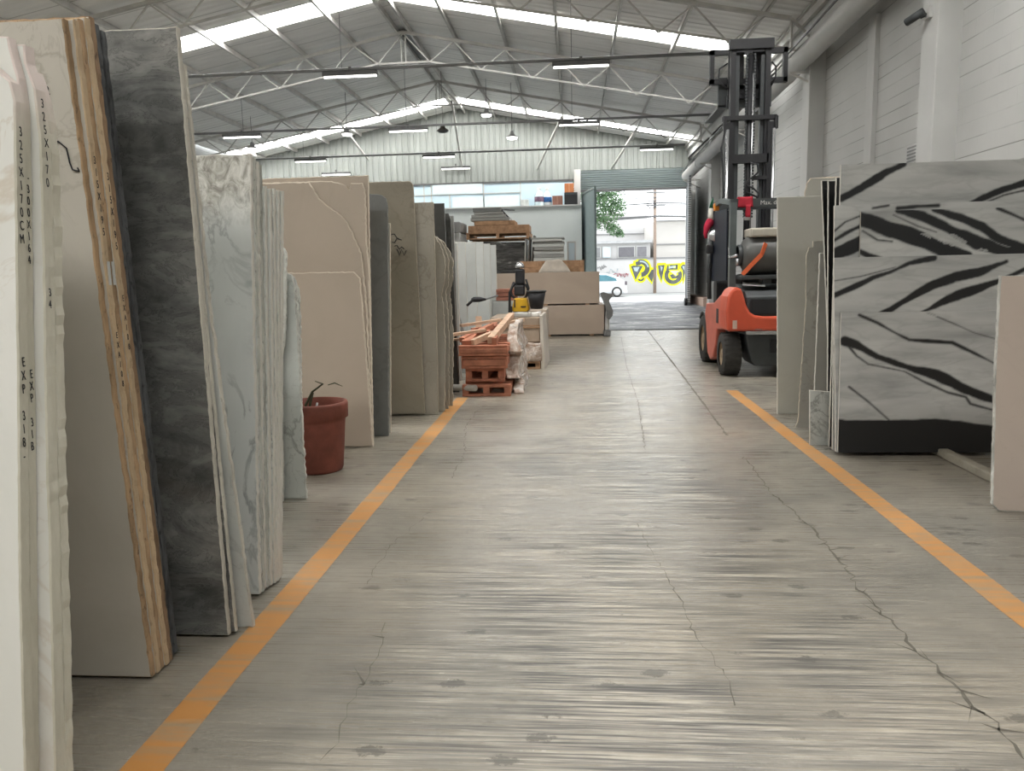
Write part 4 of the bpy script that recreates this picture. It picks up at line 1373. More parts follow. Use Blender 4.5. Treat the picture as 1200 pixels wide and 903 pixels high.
# cab floor, seat, steering, dash
MB().cbox((1.93, 10.3, .55), (MIR(1.93), 11.3, .70), .01).build('cab_floor', M['black'], FL_)
MB().cbox((2.15, 10.2, 1.08), (2.70, 10.6, 1.22), .03).cbox((2.15, 10.12, 1.2), (2.70, 10.24, 1.58), .03).build('seat', M['black'], FL_)
MB().frombm(prism_bm([(11.0, .7), (11.25, .7), (11.25, 1.1), (11.15, 1.18), (11.0, 1.1)], 'X', 1.98, MIR(1.98), .015)).build('dashboard', M['black'], FL_)
mb = MB()
mb.tube([(2.2 + .17 * math.cos(a), 10.88 + .05 * math.sin(a) * .6, 1.33 + .15 * math.sin(a)) for a in [2 * math.pi * i / 20 for i in range(21)]], .014, 6)
mb.tube([(2.2, 10.88, 1.33), (2.2, 11.08, 1.15)], .02, 6)
mb.build('steering_wheel', M['black'], FL_)
# overhead guard
gp = plain('guard_grey_steel', (0.085, 0.10, 0.10), 0.45, .45)
for x in (1.93, MIR(1.93)):
    MB().bar((x, 9.72, 1.05), (x, 9.72, 2.08), .075, .09).build('guard_post', gp, FL_)
    MB().bar((x, 9.72, 2.08), (x, 10.4, 2.16), .07, .06).bar((x, 10.4, 2.16), (x, 11.1, 2.14), .07, .06).build('guard_rail', gp, FL_)
    MB().bar((x, 11.1, 2.12), (x, 11.32, 1.1), .06, .07).build('guard_post', M['black'], FL_)
MB().box((1.895, 9.68, 2.02), (MIR(1.895), 9.76, 2.12)).build('guard_crossbar', M['charcoal'], FL_)
MB().box((1.895, 11.06, 2.09), (MIR(1.895), 11.14, 2.17)).build('guard_crossbar', M['charcoal'], FL_)
for x in (2.15, 2.31, 2.47, 2.63, 2.79):
    MB().bar((x, 9.76, 2.10), (x, 11.06, 2.15), .03, .05).build('guard_bar', M['charcoal'], FL_)
MB().add([(1.905, 9.95, 1.15), (1.905, 11.1, 1.12), (1.905, 10.98, 2.06), (1.905, 9.98, 2.03), (1.915, 9.95, 1.15), (1.915, 11.1, 1.12), (1.915, 10.98, 2.06), (1.915, 9.98, 2.03)],
         [(0, 1, 2, 3), (7, 6, 5, 4), (0, 4, 5, 1), (1, 5, 6, 2), (2, 6, 7, 3), (3, 7, 4, 0)]).build('side_screen', plain('dark_screen', (0.012, 0.016, 0.028), .5, .2), FL_)
lettering('marking', 'Max. d.  trac', .07, M['white_paint'], FL_, (2.24, 9.678, 2.045), ((1, 0, 0), (0, 0, 1), (0, -1, 0)), 1, 1, 'LEFT')
# gas tank on the back
MB().lathe([(0, 0), (.10, .005), (.17, .03), (.215, .08), (.225, .14), (.225, .72), (.215, .78), (.17, .83), (.1, .855), (0, .86)], 'X', (2.0, 9.62, 1.45), 32).build('gas_tank', plain('tank_grey', (0.085, 0.085, 0.08), .45, .5), FL_)
MB().lathe([(.11, -.03), (.13, -.03), (.13, .02), (.11, .02), (.11, -.03)], 'X', (2.0, 9.62, 1.45), 20).build('tank_collar', M['charcoal'], FL_)
mb = MB()
for (xa, ya, za), (xb_, yb, zb) in zip([(2.25, 9.40, 1.58), (2.20, 9.375, 1.45), (2.10, 9.40, 1.34)], [(2.20, 9.375, 1.45), (2.10, 9.40, 1.34), (2.0, 9.45, 1.22)]):
    mb.bar((xa, ya, za), (xb_, yb, zb), .012, .05)
mb.build('strap', plain('orange_strap', (0.60, 0.13, 0.05), .7, .2), FL_)
MB().cbox((2.08, 9.42, 1.655), (2.9, 9.82, 1.76), .02).build('pale_bar', plain('pale_board', (0.42, 0.39, 0.33), .7), FL_)  # pale bar lying above the gas tank
MB().cbox((1.98, 9.42, 1.16), (2.9, 9.85, 1.21), .01).box((2.25, 9.5, 1.1), (2.35, 9.7, 1.17)).box((2.6, 9.5, 1.1), (2.7, 9.7, 1.17)).build('tank_bracket', M['charcoal'], FL_)
MB().tube([(1.96, 9.56, 1.45), (1.90, 9.7, 1.42), (1.92, 9.85, 1.55)], .018, 6).tube([(1.95, 9.6, 1.37), (1.99, 9.6, 1.37)], .05, 10).build('valve', M['chrome'], FL_)
# work lamp and mirror on the left post
MB().lathe([(0, 0), (.075, .0), (.08, .03), (.05, .10), (0, .11)], 'Y', (1.91, 10.78, 1.74), 20).build('work_lamp', M['chrome'], FL_)
MB().cbox((1.80, 10.80, 1.50), (1.90, 10.88, 1.62), .02).build('mirror', M['black'], FL_)
MB().cbox((1.88, 10.72, 2.06), (1.95, 10.80, 2.16), .01).build('indicator', plain('amber_lens', (0.65, 0.22, 0.03), .3, .5), FL_)
MB().tube([(1.88, 10.98, .88), (1.87, 10.98, 1.3), (1.90, 10.95, 1.75)], .03, 8).build('grab_handle', M['charcoal'], FL_)
# mast: outer, middle and inner channels
mast = thing('mast', None, None, (0, 0, 0))
for k_ in ('label', 'category', 'kind'):
    if k_ in mast: del mast[k_]
mast.parent = FL_
mast.location = (0, 1.1, 0)
MC = 2.47
def mast_pair(x_in, x_out, y0, y1, z0, z1, mat=M['black']):
    for s_ in (-1, 1):
        a_, b_ = MC + s_ * x_in, MC + s_ * x_out
        mb = MB().box((a_, y0, z0), (b_, y1, z1))
        mb.build('channel', mat, mast)
mast_pair(.235, .34, 11.36, 11.50, .12, 3.30)
mast_pair(.20, .27, 11.40, 11.52, .5, 4.38)
mast_pair(.145, .195, 11.44, 11.54, 1.1, 4.20, M['charcoal'])
for x in (2.155, 2.785):
    MB().tube([(x, 11.33, .5), (x, 11.33, 3.2)], .022, 8).build('lift_rod', M['chrome'], mast)
MB().tube([(MC, 11.46, .5), (MC, 11.46, 4.2)], .05, 12).build('lift_cylinder', M['black'], mast)
MB().tube([(MC + .035, 11.40, 1.2), (MC + .035, 11.40, 3.95)], .012, 8).build('lift_rod', M['chrome'], mast)
for dx in (-.055, .055):
    mb = MB()
    z = 2.0
    while z < 4.2:
        mb.box((MC + dx - .013, 11.395, z), (MC + dx + .013, 11.42, z + .03))
        z += .042
    mb.build('chain', M['charcoal'], mast)
for (z0, z1, a_, b_) in ((4.27, 4.40, -.30, .30), (3.33, 3.39, -.37, .36), (2.75, 2.87, -.24, .26), (2.52, 2.57, .05, .24), (.45, .62, -.3, .3), (1.5, 1.6, -.28, .28)):
    MB().box((MC + a_, 11.36, z0), (MC + b_, 11.46, z1)).build('cross_member', M['black'], mast)
for s_ in (-1, 1):
    MB().box((MC + s_ * .33, 11.33, 3.2), (MC + s_ * .37, 11.42, 3.37)).build('bracket', M['black'], mast)
def arc(pts, r): return MB().tube(pts, r, 6)
arc([(MC, 11.34, 2.75), (MC + .10, 11.33, 2.72), (MC + .12, 11.33, 2.62), (MC + .04, 11.33, 2.55), (MC - .06, 11.33, 2.48), (MC - .05, 11.33, 2.35), (MC + .1, 11.33, 2.28), (MC + .12, 11.33, 2.2)], .014).build('hose', M['black'], mast)
arc([(MC - .05, 11.34, 2.45), (MC + .05, 11.33, 2.40), (MC + .13, 11.33, 2.32), (MC + .10, 11.33, 2.22), (MC - .1, 11.33, 2.2), (MC - .28, 11.33, 2.22)], .014).build('hose', M['black'], mast)
arc([(MC - .35, 11.33, 3.2), (MC - .40, 11.33, 2.95), (MC - .37, 11.33, 2.7), (MC - .36, 11.33, 2.3), (MC - .40, 11.33, 2.15)], .012).build('hose', M['black'], mast)
arc([(MC - .3, 11.5, 4.12), (MC - .41, 11.5, 4.05), (MC - .42, 11.5, 3.9), (MC - .3, 11.5, 3.78)], .012).build('hose', M['black'], mast)
arc([(MC + .3, 11.5, 4.12), (MC + .36, 11.5, 4.05), (MC + .36, 11.5, 3.9), (MC + .3, 11.5, 3.8)], .012).build('hose', M['black'], mast)
# carriage, load backrest and forks at the top of the mast
mb = MB()
mb.box((MC - .27, 11.58, 3.78), (MC - .06, 11.62, 4.28)).box((MC + .06, 11.58, 3.78), (MC + .27, 11.62, 4.28)).box((MC - .27, 11.58, 3.66), (MC + .27, 11.63, 3.84))
mb.build('carriage_plate', M['black'], mast)
mb = MB()
for z in (4.33, 3.93):
    mb.box((1.97, 11.72, z - .035), (3.05, 11.80, z + .035))
for x in (1.97, 2.99):
    mb.box((x, 11.72, 3.9), (x + .06, 11.80, 4.36))
mb.build('load_backrest', M['black'], mast)
mb = MB()
for x in (2.10, 2.72):
    mb.box((x, 11.80, 3.60), (x + .13, 11.85, 4.0)).box((x, 11.80, 3.58), (x + .13, 12.95, 3.62))
mb.build('fork', M['charcoal'], mast)
MB().box((MC - .27, 11.64, 3.55), (MC + .27, 11.72, 3.72)).build('carriage_bar', M['charcoal'], mast)

# things on the forklift
o = MB().add([(2.0, 9.45, 1.095), (2.26, 9.42, 1.075), (2.30, 9.62, 1.115), (2.05, 9.66, 1.125), (2.0, 9.45, 1.10), (2.26, 9.42, 1.08), (2.30, 9.62, 1.12), (2.05, 9.66, 1.13)],
             [(0, 1, 2, 3), (7, 6, 5, 4), (0, 4, 5, 1), (1, 5, 6, 2), (2, 6, 7, 3), (3, 7, 4, 0)]).build('paper_pad', plain('paper', (0.8, .8, .8), .8, var=.03), None, (2.1, 9.5, 1.08))
tag(o, 'white paper pad lying on the black hood of the forklift', 'paper')
M['red_cloth'] = plain('red_cloth', (0.36, 0.03, 0.045), .9, .1, var=.25)
t = thing('red_rag', 'red rag draped over the rear bar of the forklift guard', 'rag', (2.06, 9.7, 2.1))
mb = MB()
mb.crumple((1.98, 9.655, 2.02), (2.15, 9.79, 2.14), .008, 4, 3, 12)
mb.crumple((2.07, 9.655, 1.90), (2.125, 9.685, 2.05), .008, 4, 5, 14)
mb.build('cloth', M['red_cloth'], t)
MB().crumple((2.05, 9.66, 1.865), (2.125, 9.69, 1.905), .008, 3, 6, 14).build('fringe', plain('grey_cloth', (.25, .25, .24), .9), t)
t = thing('flag', 'small green, white and red flag tied to the left side of the forklift', 'flag', (1.87, 10.9, 1.7))
def flagpart(name, c, pts, r):
    mb = MB()
    mb.tube(pts, r, 8)
    mb.build(name, plain(name + '_cloth', c, .9, .1), t)
flagpart('green_band', (0.02, .09, .05), [(1.90, 10.93, 2.24), (1.885, 10.93, 2.17), (1.875, 10.93, 2.10)], [.008, .02, .03])
flagpart('white_band', (0.6, .58, .52), [(1.876, 10.93, 2.11), (1.872, 10.93, 2.02), (1.89, 10.93, 1.95)], [.03, .04, .05])
flagpart('red_band', (0.42, .03, .06), [(1.89, 10.93, 1.97), (1.865, 10.93, 1.92), (1.825, 10.93, 1.86), (1.805, 10.93, 1.77), (1.815, 10.93, 1.71)], [.045, .06, .048, .03, .018])
MB().tube([(1.91, 10.96, 1.6), (1.90, 10.955, 2.26)], .008, 6).build('stick', M['black'], t)

# ------------------------------------------------------------------ timber pallets pile
def pallet(x0, x1, y0, y1, z0, label, mat, h=.125, group='timber pallets in the pile', end=False):
    t = thing('timber_pallet', label, 'pallet', ((x0 + x1) / 2, y0, z0), group)
    b = .028
    for s_ in range(3):
        xx = x0 + (x1 - x0) * s_ / 2
        w_ = .07
        xa = min(max(xx - w_ / 2, x0), x1 - w_)
        MB().cbox((xa, y0 + .01, z0 + b), (xa + w_, y1 - .01, z0 + h - b), .004).build('stringer', mat, t)
    nb = 6
    for i in range(nb):
        ya = y0 + (y1 - y0 - .1) * i / (nb - 1)
        MB().cbox((x0, ya, z0 + h - b), (x1, ya + .1, z0 + h), .004).build('deck_board', mat, t)
        if i % 2 == 0 or i == nb - 1:
            MB().cbox((x0, ya, z0), (x1, ya + .1, z0 + b), .004).build('bottom_board', mat, t)
    if end:
        for (z_, hh) in ((b + .004, .032),):
            MB().cbox((x0 + .01, y0 - .014, z0 + z_), (x1 - .02, y0 + .004, z0 + h - b - .006), .003).build('end_board', mat, t)
    return t


pallet(-1.20, -.68, 8.10, 9.55, .0, 'lowest reddish timber pallet of the pile beside the aisle', M['redwood'])
pallet(-1.17, -.75, 8.18, 9.5, .15, 'second reddish timber pallet from the floor in the pile', M['redwood'], .14)
pallet(-1.20, -.71, 8.10, 9.55, .30, 'third reddish timber pallet from the floor, deep sided', M['redwood'], .13, end=True)
pallet(-1.22, -.70, 8.06, 9.6, .44, 'topmost reddish timber pallet, under the loose boards', M['redwood'], .11, end=True)
G = 'loose boards on the timber pile'
for i, (a_, b_, w_, h_, m_, lb) in enumerate([
    ((-.88, 8.12, .60), (-.77, 9.55, .78), .07, .07, 'palewood', 'long pale board sloping up over the timber pile'),
    ((-1.08, 8.12, .575), (-.90, 8.5, .64), .05, .06, 'palewood', 'short pale board angled on the front of the timber pile'),
    ((-1.34, 8.35, .645), (-.98, 8.5, .68), .09, .03, 'palewood', 'thin pale board sticking out to the left of the timber pile'),
    ((-1.34, 8.25, .60), (-1.02, 8.3, .605), .06, .022, 'palewood', 'lower thin slat sticking out to the left of the timber pile'),
    ((-1.12, 8.3, .60), (-1.02, 9.5, .63), .1, .05, 'redwood', 'reddish board lying lengthwise on the left of the pile'),
    ((-.98, 8.6, .62), (-.98, 9.6, .66), .06, .08, 'redwood', 'reddish board lying lengthwise in the middle of the pile'),
    ((-1.18, 8.9, .66), (-.80, 9.1, .69), .08, .03, 'redwood', 'reddish board lying across the back of the pile'),
    ((-1.16, 9.35, .6), (-1.16, 9.4, .78), .07, .05, 'palewood', 'short pale post standing at the back of the timber pile'),
    ((-.80, 9.2, .70), (-.62, 9.45, .73), .05, .04, 'palewood', 'short pale batten beside the raised end of the sloping board'),
    ((-1.20, 8.2, .60), (-.95, 8.9, .70), .06, .05, 'redwood', 'reddish board tilted up behind the short pale board'),
    ((-1.14, 8.12, .575), (-1.10, 8.6, .66), .10, .045, 'redwood', 'reddish board end jutting out at the front left of the pile'),
    ((-.84, 8.08, .58), (-.86, 8.6, .61), .05, .09, 'redwood', 'reddish board on edge under the long sloping board'),
    ((-1.28, 8.7, .72), (-.86, 9.0, .76), .06, .03, 'palewood', 'thin pale slat lying across the boards at the back left of the pile')]):
    o = MB().bar(a_, b_, w_, h_).build('timber_board', M[m_], None, a_)
    tag(o, lb, 'timber board', G)
o = MB().tube([(-1.45, 8.35, .07), (-1.05, 8.05, .10)], .035, 10).build('timber_pole', plain('grey_pole', (.38, .36, .32), .8), None, (-1.3, 8.2, 0))
tag(o, 'grey round pole lying at the foot of the timber pile', 'pole')


def wrap_mat():
    k = NT('clear_wrap', 0.18, 0.6)
    v = k.coord()
    n = k.noise(v, 9, 5, 0.65, 1.0)
    k.color(k.ramp(n, [(0.35, (0.36, 0.235, 0.17)), (0.55, (0.54, 0.45, 0.38)), (0.68, (0.80, 0.77, 0.73))]))
    k.bump(k.noise(v, 16, 4), 0.8, 0.03)
    return k.m


M['wrap'] = wrap_mat()
G = 'plastic wrapped bundles at the timber pile'
for a_, b_, lb, sd in [((-.72, 8.35, .42), (-.60, 9.6, .74), 'glossy plastic-wrapped bundle on top, right flank of the timber pile', 1),
                       ((-.73, 8.3, .16), (-.58, 9.6, .43), 'glossy plastic-wrapped bundle in the middle, right flank of the timber pile', 2),
                       ((-.67, 8.25, .0), (-.56, 9.7, .13), 'glossy plastic-wrapped bundle on the floor, right flank of the timber pile', 3)]:
    o = MB().crumple(a_, b_, .045, 10, sd, 5, taper=.3).build('wrapped_bundle', M['wrap'], None, ((a_[0] + b_[0]) / 2, a_[1], a_[2]))
    tag(o, lb, 'wrapped bundle', G)

# ------------------------------------------------------------------ wrapped tile pallet beyond the timber pile
M['tilebox'] = plain('tile_carton', (0.37, 0.29, 0.22), .7, .3, var=.15)
pallet(-1.0, -.46, 10.38, 11.4, .0, 'low pallet under the wrapped tile cartons', M['wood'], .11, None)
G = 'wrapped tile cartons'
o = MB().crumple((-1.02, 10.36, .112), (-.72, 11.4, .36), .03, 7, 11, 7).build('wrapped_carton', M['wrap'], None, (-.87, 10.4, .11)); tag(o, 'bulging wrapped sack on the pallet, left one under the cartons', 'wrapped sack', G)
o = MB().crumple((-.70, 10.36, .112), (-.44, 11.4, .36), .03, 7, 12, 7).build('wrapped_carton', M['wrap'], None, (-.57, 10.4, .11)); tag(o, 'bulging wrapped sack on the pallet, right one under the cartons', 'wrapped sack', G)
t = thing('tile_carton', 'large beige tile carton, lower one on the wrapped pallet', 'carton', (-.75, 10.4, .36), G)
MB().cbox((-1.05, 10.42, .365), (-.46, 11.4, .575), .012).build('carton', M['tilebox'], t)
MB().box((-1.05, 10.41, .555), (-.46, 10.418, .575)).build('band', M['wood'], t)
t = thing('tile_carton', 'beige tile carton, upper one under the yellow tool', 'carton', (-.75, 10.4, .58), G)
MB().cbox((-1.14, 10.45, .58), (-.46, 11.5, .70), .012).build('carton', M['tilebox'], t)
MB().box((-1.14, 10.44, .58), (-.46, 10.449, .595)).build('band', M['wood'], t)
o = MB().add([(-.45, 10.40, .0), (-.40, 10.40, .0), (-.42, 10.40, .72), (-.46, 10.40, .72), (-.42, 11.4, 0), (-.36, 11.4, 0), (-.41, 11.4, .72), (-.45, 11.4, .72)],
             [(0, 1, 2, 3), (7, 6, 5, 4), (0, 4, 5, 1), (1, 5, 6, 2), (2, 6, 7, 3), (3, 7, 4, 0)]).build('plastic_sheet', plain('milky_plastic', (.60, .55, .48), .35, .5), None, (-.43, 10.4, 0))
tag(o, 'milky plastic sheet hanging down the aisle side of the tile cartons', 'plastic sheet')
o = MB().crumple((-.86, 10.5, .705), (-.58, 10.8, .755), .012, 5, 14, 8).build('white_rag', plain('grey_white_cloth', (.5, .48, .44), .9), None, (-.72, 10.6, .7)); tag(o, 'crumpled pale cloth on top of the tile cartons', 'cloth')
o = MB().crumple((-.60, 10.55, .705), (-.46, 10.95, .75), .014, 5, 15, 9).build('white_rag', plain('white_cloth', (.66, .64, .6), .9), None, (-.53, 10.6, .7)); tag(o, 'crumpled white plastic at the aisle corner of the tile cartons', 'cloth')

# yellow power tool and black bucket
M['yellow'] = plain('yellow_plastic', (0.62, 0.36, 0.02), .45, .4)
t = thing('power_trowel', 'yellow and black upright power tool standing behind the tile cartons', 'power tool', (-.83, 11.8, 0))
MB().frombm(prism_bm([(-.94, .74), (-.90, .92), (-.70, .92), (-.67, .74), (-.72, .70), (-.9, .70)], 'Y', 11.7, 11.95, .02)).build('body', M['yellow'], t)
MB().box((-.9, 11.69, .78), (-.88, 11.71, .9)).box((-.8, 11.69, .78), (-.72, 11.7, .80)).cbox((-.96, 11.68, .70), (-.93, 11.74, .80), .005).build('trim', M['black'], t)
mb = MB()
mb.tube([(-.82 + .13 * math.cos(a), 11.8, 1.02 + .13 * math.sin(a)) for a in [2 * math.pi * i / 18 for i in range(19)]], .02, 6)
mb.tube([(-.92, 11.8, .55), (-.98, 11.8, .7), (-.97, 11.8, 1.0), (-.9, 11.8, 1.16)], .022, 6)
mb.tube([(-.74, 11.8, .9), (-.68, 11.8, 1.06), (-.72, 11.8, 1.2)], .018, 6)
mb.build('guard_ring', M['black'], t)
MB().cbox((-.9, 11.74, .95), (-.74, 11.92, 1.12), .03).cbox((-.88, 11.75, 1.12), (-.74, 11.9, 1.36), .03).build('motor', M['black'], t)
MB().lathe([(0, 0), (.06, 0), (.07, .03), (.04, .08), (0, .09)], 'Z', (-.81, 11.8, 1.37), 14).build('cap', M['chrome'], t)
MB().cbox((-.92, 11.65, 0), (-.70, 11.98, .72), .02).build('leg', M['black'], t)
t = thing('bucket', 'black rubber bucket tilted against the beige stone blocks', 'bucket', (-.56, 11.7, .76))
MB().lathe([(0, 0), (.09, .0), (.145, .26), (.135, .26), (.085, .015), (0, .015)], 'Z', (-.56, 11.7, .76), 24).build('tub', M['black'], t)
MB().lathe([(.138, .245), (.155, .25), (.155, .27), (.138, .27), (.138, .245)], 'Z', (-.56, 11.7, .76), 24).build('rim', M['charcoal'], t)
o = MB().cbox((-.665, 11.55, 0), (-.40, 12.2, .755), .02).build('stone_offcut_block', S['trav'], None, (-.6, 11.8, 0)); tag(o, 'beige block under the black bucket, hidden mostly by cartons', 'stone block')
t = thing('hose_nozzle', 'dark grey metal cone nozzle with pipe beside the white slabs', 'nozzle', (-1.25, 10.7, .95))
MB().lathe([(0, 0), (.015, .0), (.035, .03), (.035, .11), (.012, .2), (0, .2)], 'X', (-1.36, 10.265, .96), 16).build('cone', M['black'], t)
MB().tube([(-1.17, 10.265, .96), (-1.0, 10.265, 1.01)], .012, 6).build('pipe', M['conduit'], t)
MB().tube([(-1.33, 10.265, .96), (-1.42, 10.25, .88)], .018, 8).build('handle', M['black'], t)

# ------------------------------------------------------------------ beige stone blocks
S['block'] = marble('pinkish_beige_block', (0.41, 0.325, 0.255), (0.455, 0.365, 0.29), (0.36, 0.28, 0.215), 1.5, 0.02, 0.3, 0.5)
def stone_block(x0, x1, y0, y1, z0, z1, label):
    t = thing('stone_block', label, 'stone block', ((x0 + x1) / 2, y0, z0), 'beige stone block bundles')
    n = 8
    for i in range(n):
        ya = y0 + (y1 - y0) * i / n
        MB().cbox((x0, ya, z0 + .03), (x1, ya + (y1 - y0) / n - .006, z1), .004).build('panel', S['block'], t)
    for f in (.15, .55, .9):
        x = x0 + (x1 - x0) * f
        MB().box((x - .04, y0 + .01, z0), (x + .04, y1, z0 + .03)).build('spacer', M['wood'], t)
stone_block(-1.9, .61, 15.8, 17.3, .0, .625, 'bundle of big pinkish beige panels, lower block beside the entrance')
stone_block(-1.9, .52, 15.8, 17.3, .625, 1.29, 'bundle of big pinkish beige panels, upper block beside the entrance')

# pallet, slab stack, sack and mirror piece on the blocks
t = thing('wooden_crate', 'low brown wooden crate on top of the beige blocks', 'crate', (-.4, 16.1, 1.29))
for i, (z0, z1) in enumerate([(1.292, 1.40), (1.405, 1.53)]):
    MB().cbox((-1.10, 16.12, z0), (.22, 16.15, z1), .004).build('side_board', M['wood'], t)
MB().box((-1.08, 16.15, 1.292), (.20, 17.2, 1.525)).build('box', M['wood'], t)
for x in (-1.10, -.72, -.16, .14):
    MB().box((x, 16.095, 1.292), (x + .08, 16.12, 1.53)).build('batten', M['wood'], t)
G = 'grey slab offcuts stacked on the beige blocks'
zz = 1.53
for i, (h, dx, w_) in enumerate([(.07, 0, .64), (.07, .01, .62), (.08, 0, .63), (.07, .02, .60), (.06, -.02, .65), (.05, .01, .63), (.05, -.03, .62), (.035, -.06, .70)]):
    o = MB().cbox((-.82 + dx, 16.2 + .03 * (i % 3), zz), (-.82 + dx + w_, 17.0, zz + h - .006), .004).build('stone_tile', S['midgrey'] if i % 2 else S['whitetile'], None, (-.5, 16.3, zz))
    tag(o, 'grey stone sheet on the beige blocks, %s of eight from the bottom' % ['first', 'second', 'third', 'fourth', 'fifth', 'sixth', 'seventh', 'topmost'][i], 'stone tile', G)
    zz += h
for i in range(3):
    x = -1.02 + i * .07
    o = MB().prism([(x, 1.535), (x + .035, 1.535), (x + .05 + .02 * i, 2.0 + .03 * i), (x + .02 + .02 * i, 2.0 + .03 * i)], 'Y', 16.3, 16.9).build('stone_strip', M['shade_dark'] if i else S['midgrey'], None, (x, 16.3, 1.53))
    tag(o, 'narrow upright strip beside the grey stone stack, %s of three' % ['left', 'middle', 'right'][i], 'stone strip', 'upright strips')
M['sack'] = plain('pale_sacking', (0.55, 0.49, 0.42), .9, .15, var=.12)
o = MB().crumple((-.70, 15.82, 1.293), (-.08, 16.08, 1.53), .05, 8, 21, 5, taper=.45).build('cloth_sack', M['sack'], None, (-.38, 15.9, 1.29)); tag(o, 'crumpled pale sack slumped on the front of the beige blocks', 'sack')
t = thing('glass_frame', 'small white-framed glass panel standing by the grey stone stack', 'glass panel', (-.05, 16.9, 1.53))
MB().box((-.13, 16.88, 1.53), (-.10, 16.92, 1.94)).box((.03, 16.88, 1.53), (.06, 16.92, 1.94)).box((-.13, 16.88, 1.91), (.06, 16.92, 1.94)).build('frame', M['white_paint'], t)
MB().box((-.10, 16.89, 1.53), (.03, 16.91, 1.91)).build('pane', M['glass'], t)
# white wrap and grey tarp at the right end of the blocks
o = MB().crumple((.645, 15.85, .0), (.72, 17.0, .72), .03, 8, 23, 4).build('plastic_wrap', plain('white_wrap', (.62, .6, .57), .4, .5), None, (.6, 15.9, 0)); tag(o, 'white plastic wrap hanging at the end of the beige blocks', 'plastic wrap')
mb = MB()
prof = [(.53, .86), (.60, .88), (.72, .84), (.82, .85), (.75, .76), (.70, .70), (.74, .62), (.79, .50), (.78, .40), (.71, .32), (.66, .36), (.66, .48), (.62, .62), (.57, .74)]
mb.frombm(prism_bm([(x, z) for x, z in prof], 'Y', 15.72, 15.79, .012))
o = mb.build('grey_tarp', plain('grey_tarpaulin', (.19, .19, .185), .7, .3, var=.2), None, (.65, 15.6, .3)); tag(o, 'folded grey tarpaulin corner flapping off the beige blocks', 'tarpaulin')
o = MB().crumple((.60, 15.6, .0), (.72, 15.78, .12), .02, 4, 31, 8).build('tarp_scrap', plain('grey_scrap', (.2, .2, .195), .8), None, (.65, 15.7, 0)); tag(o, 'grey scrap on the floor at the corner of the beige blocks', 'scrap')

# ------------------------------------------------------------------ big dark wrapped bundle with pallets and grey slabs on top
def dark_wrap():
    k = NT('black_stretch_film', 0.25, 0.5)
    v = k.coord((1, 1, 1), (0, .7, 0))
    n = k.noise(k.coord((.6, 1, 3), (0, .75, 0)), 3.0, 6, 0.65, 1.2)
    k.color(k.ramp(n, [(0.38, (0.02, 0.02, 0.019)), (0.56, (0.075, 0.075, 0.07)), (0.70, (0.34, 0.34, 0.32))]))
    k.bump(n, 0.9, 0.05)
    return k.m


M['darkwrap'] = dark_wrap()
DY = 17.6
t = thing('wrapped_pallet_load', 'tall load wrapped in black stretch film behind the white slabs', 'wrapped load', (-1.6, DY, 0))
MB().crumple((-2.28, DY, .0), (-1.02, DY + 1.5, 2.0), .06, 10, 41, 2.5).build('film', M['darkwrap'], t)
pallet(-2.4, -.98, DY - .02, DY + 1.4, 2.06, 'pale slatted pallet right on top of the black wrapped load', M['wood'], .15, None)
G = 'sheets on the wrapped load'
zz = 2.212
for i, (x0, x1, h) in enumerate([(-2.36, -.98, .16), (-2.22, -1.3, .10), (-2.30, -1.42, .07), (-2.28, -1.5, .07), (-2.22, -1.56, .06), (-2.24, -1.60, .09)]):
    o = MB().cbox((x0, DY + .02, zz), (x1, DY + .9, zz + h - .006), .006).build('stone_tile', (M['wood'] if i < 2 else S['grey'] if i > 4 else S['midgrey']), None, (x0, DY, zz))
    tag(o, '%s of the sheets piled on the black wrapped load' % ['brown widest bottom one', 'second from bottom, tan', 'third from bottom, grey', 'fourth from bottom, grey', 'fifth from bottom, grey', 'topmost, dark grey'][i], 'sheet', G)
    zz += h
MB_ = MB().bar((-1.62, DY + .1, zz - .04), (-1.42, DY + .1, zz - .25), .02, .03).bar((-1.62, DY + .1, zz - .05), (-1.3, DY + .1, zz - .07), .02, .02)
o = MB_.build('dark_strip', M['black'], None, (-1.6, DY, zz - .2)); tag(o, 'thin dark strip hanging off the top sheets on the wrapped load', 'strip')
t = thing('grey_crate', 'grey wrapped crate left of the black film load', 'crate', (-2.8, DY - 1.2, 0))
MB().crumple((-3.1, DY - .7, .0), (-2.45, DY + .6, 2.18), .02, 6, 51, 3).build('lower_load', S['midgrey'], t)
MB().crumple((-2.9, DY - .7, 2.19), (-2.45, DY + .5, 2.42), .02, 5, 52, 3).build('upper_load', plain('grey_pack', (.22, .22, .215), .6), t)
# red stacked blocks glimpsed between
G = 'red bricks glimpsed beside the power tool'
for i in range(3):
    o = MB().cbox((-1.36, 13.6, .82 + i * .07), (-1.02, 14.2, .88 + i * .07), .006).build('red_block', plain('red_block', (.36, .15, .10), .8), None, (-1.2, 13.6, .82 + i * .07))
    tag(o, 'reddish block, %s of three behind the power tool' % ['lowest', 'middle', 'topmost'][i], 'block', G)
o = MB().cbox((-1.42, 13.5, 0), (-.98, 14.3, .815), .01).build('pale_block', S['whitetile'], None, (-1.2, 13.6, 0)); tag(o, 'pale grey block carrying the reddish blocks', 'stone block')

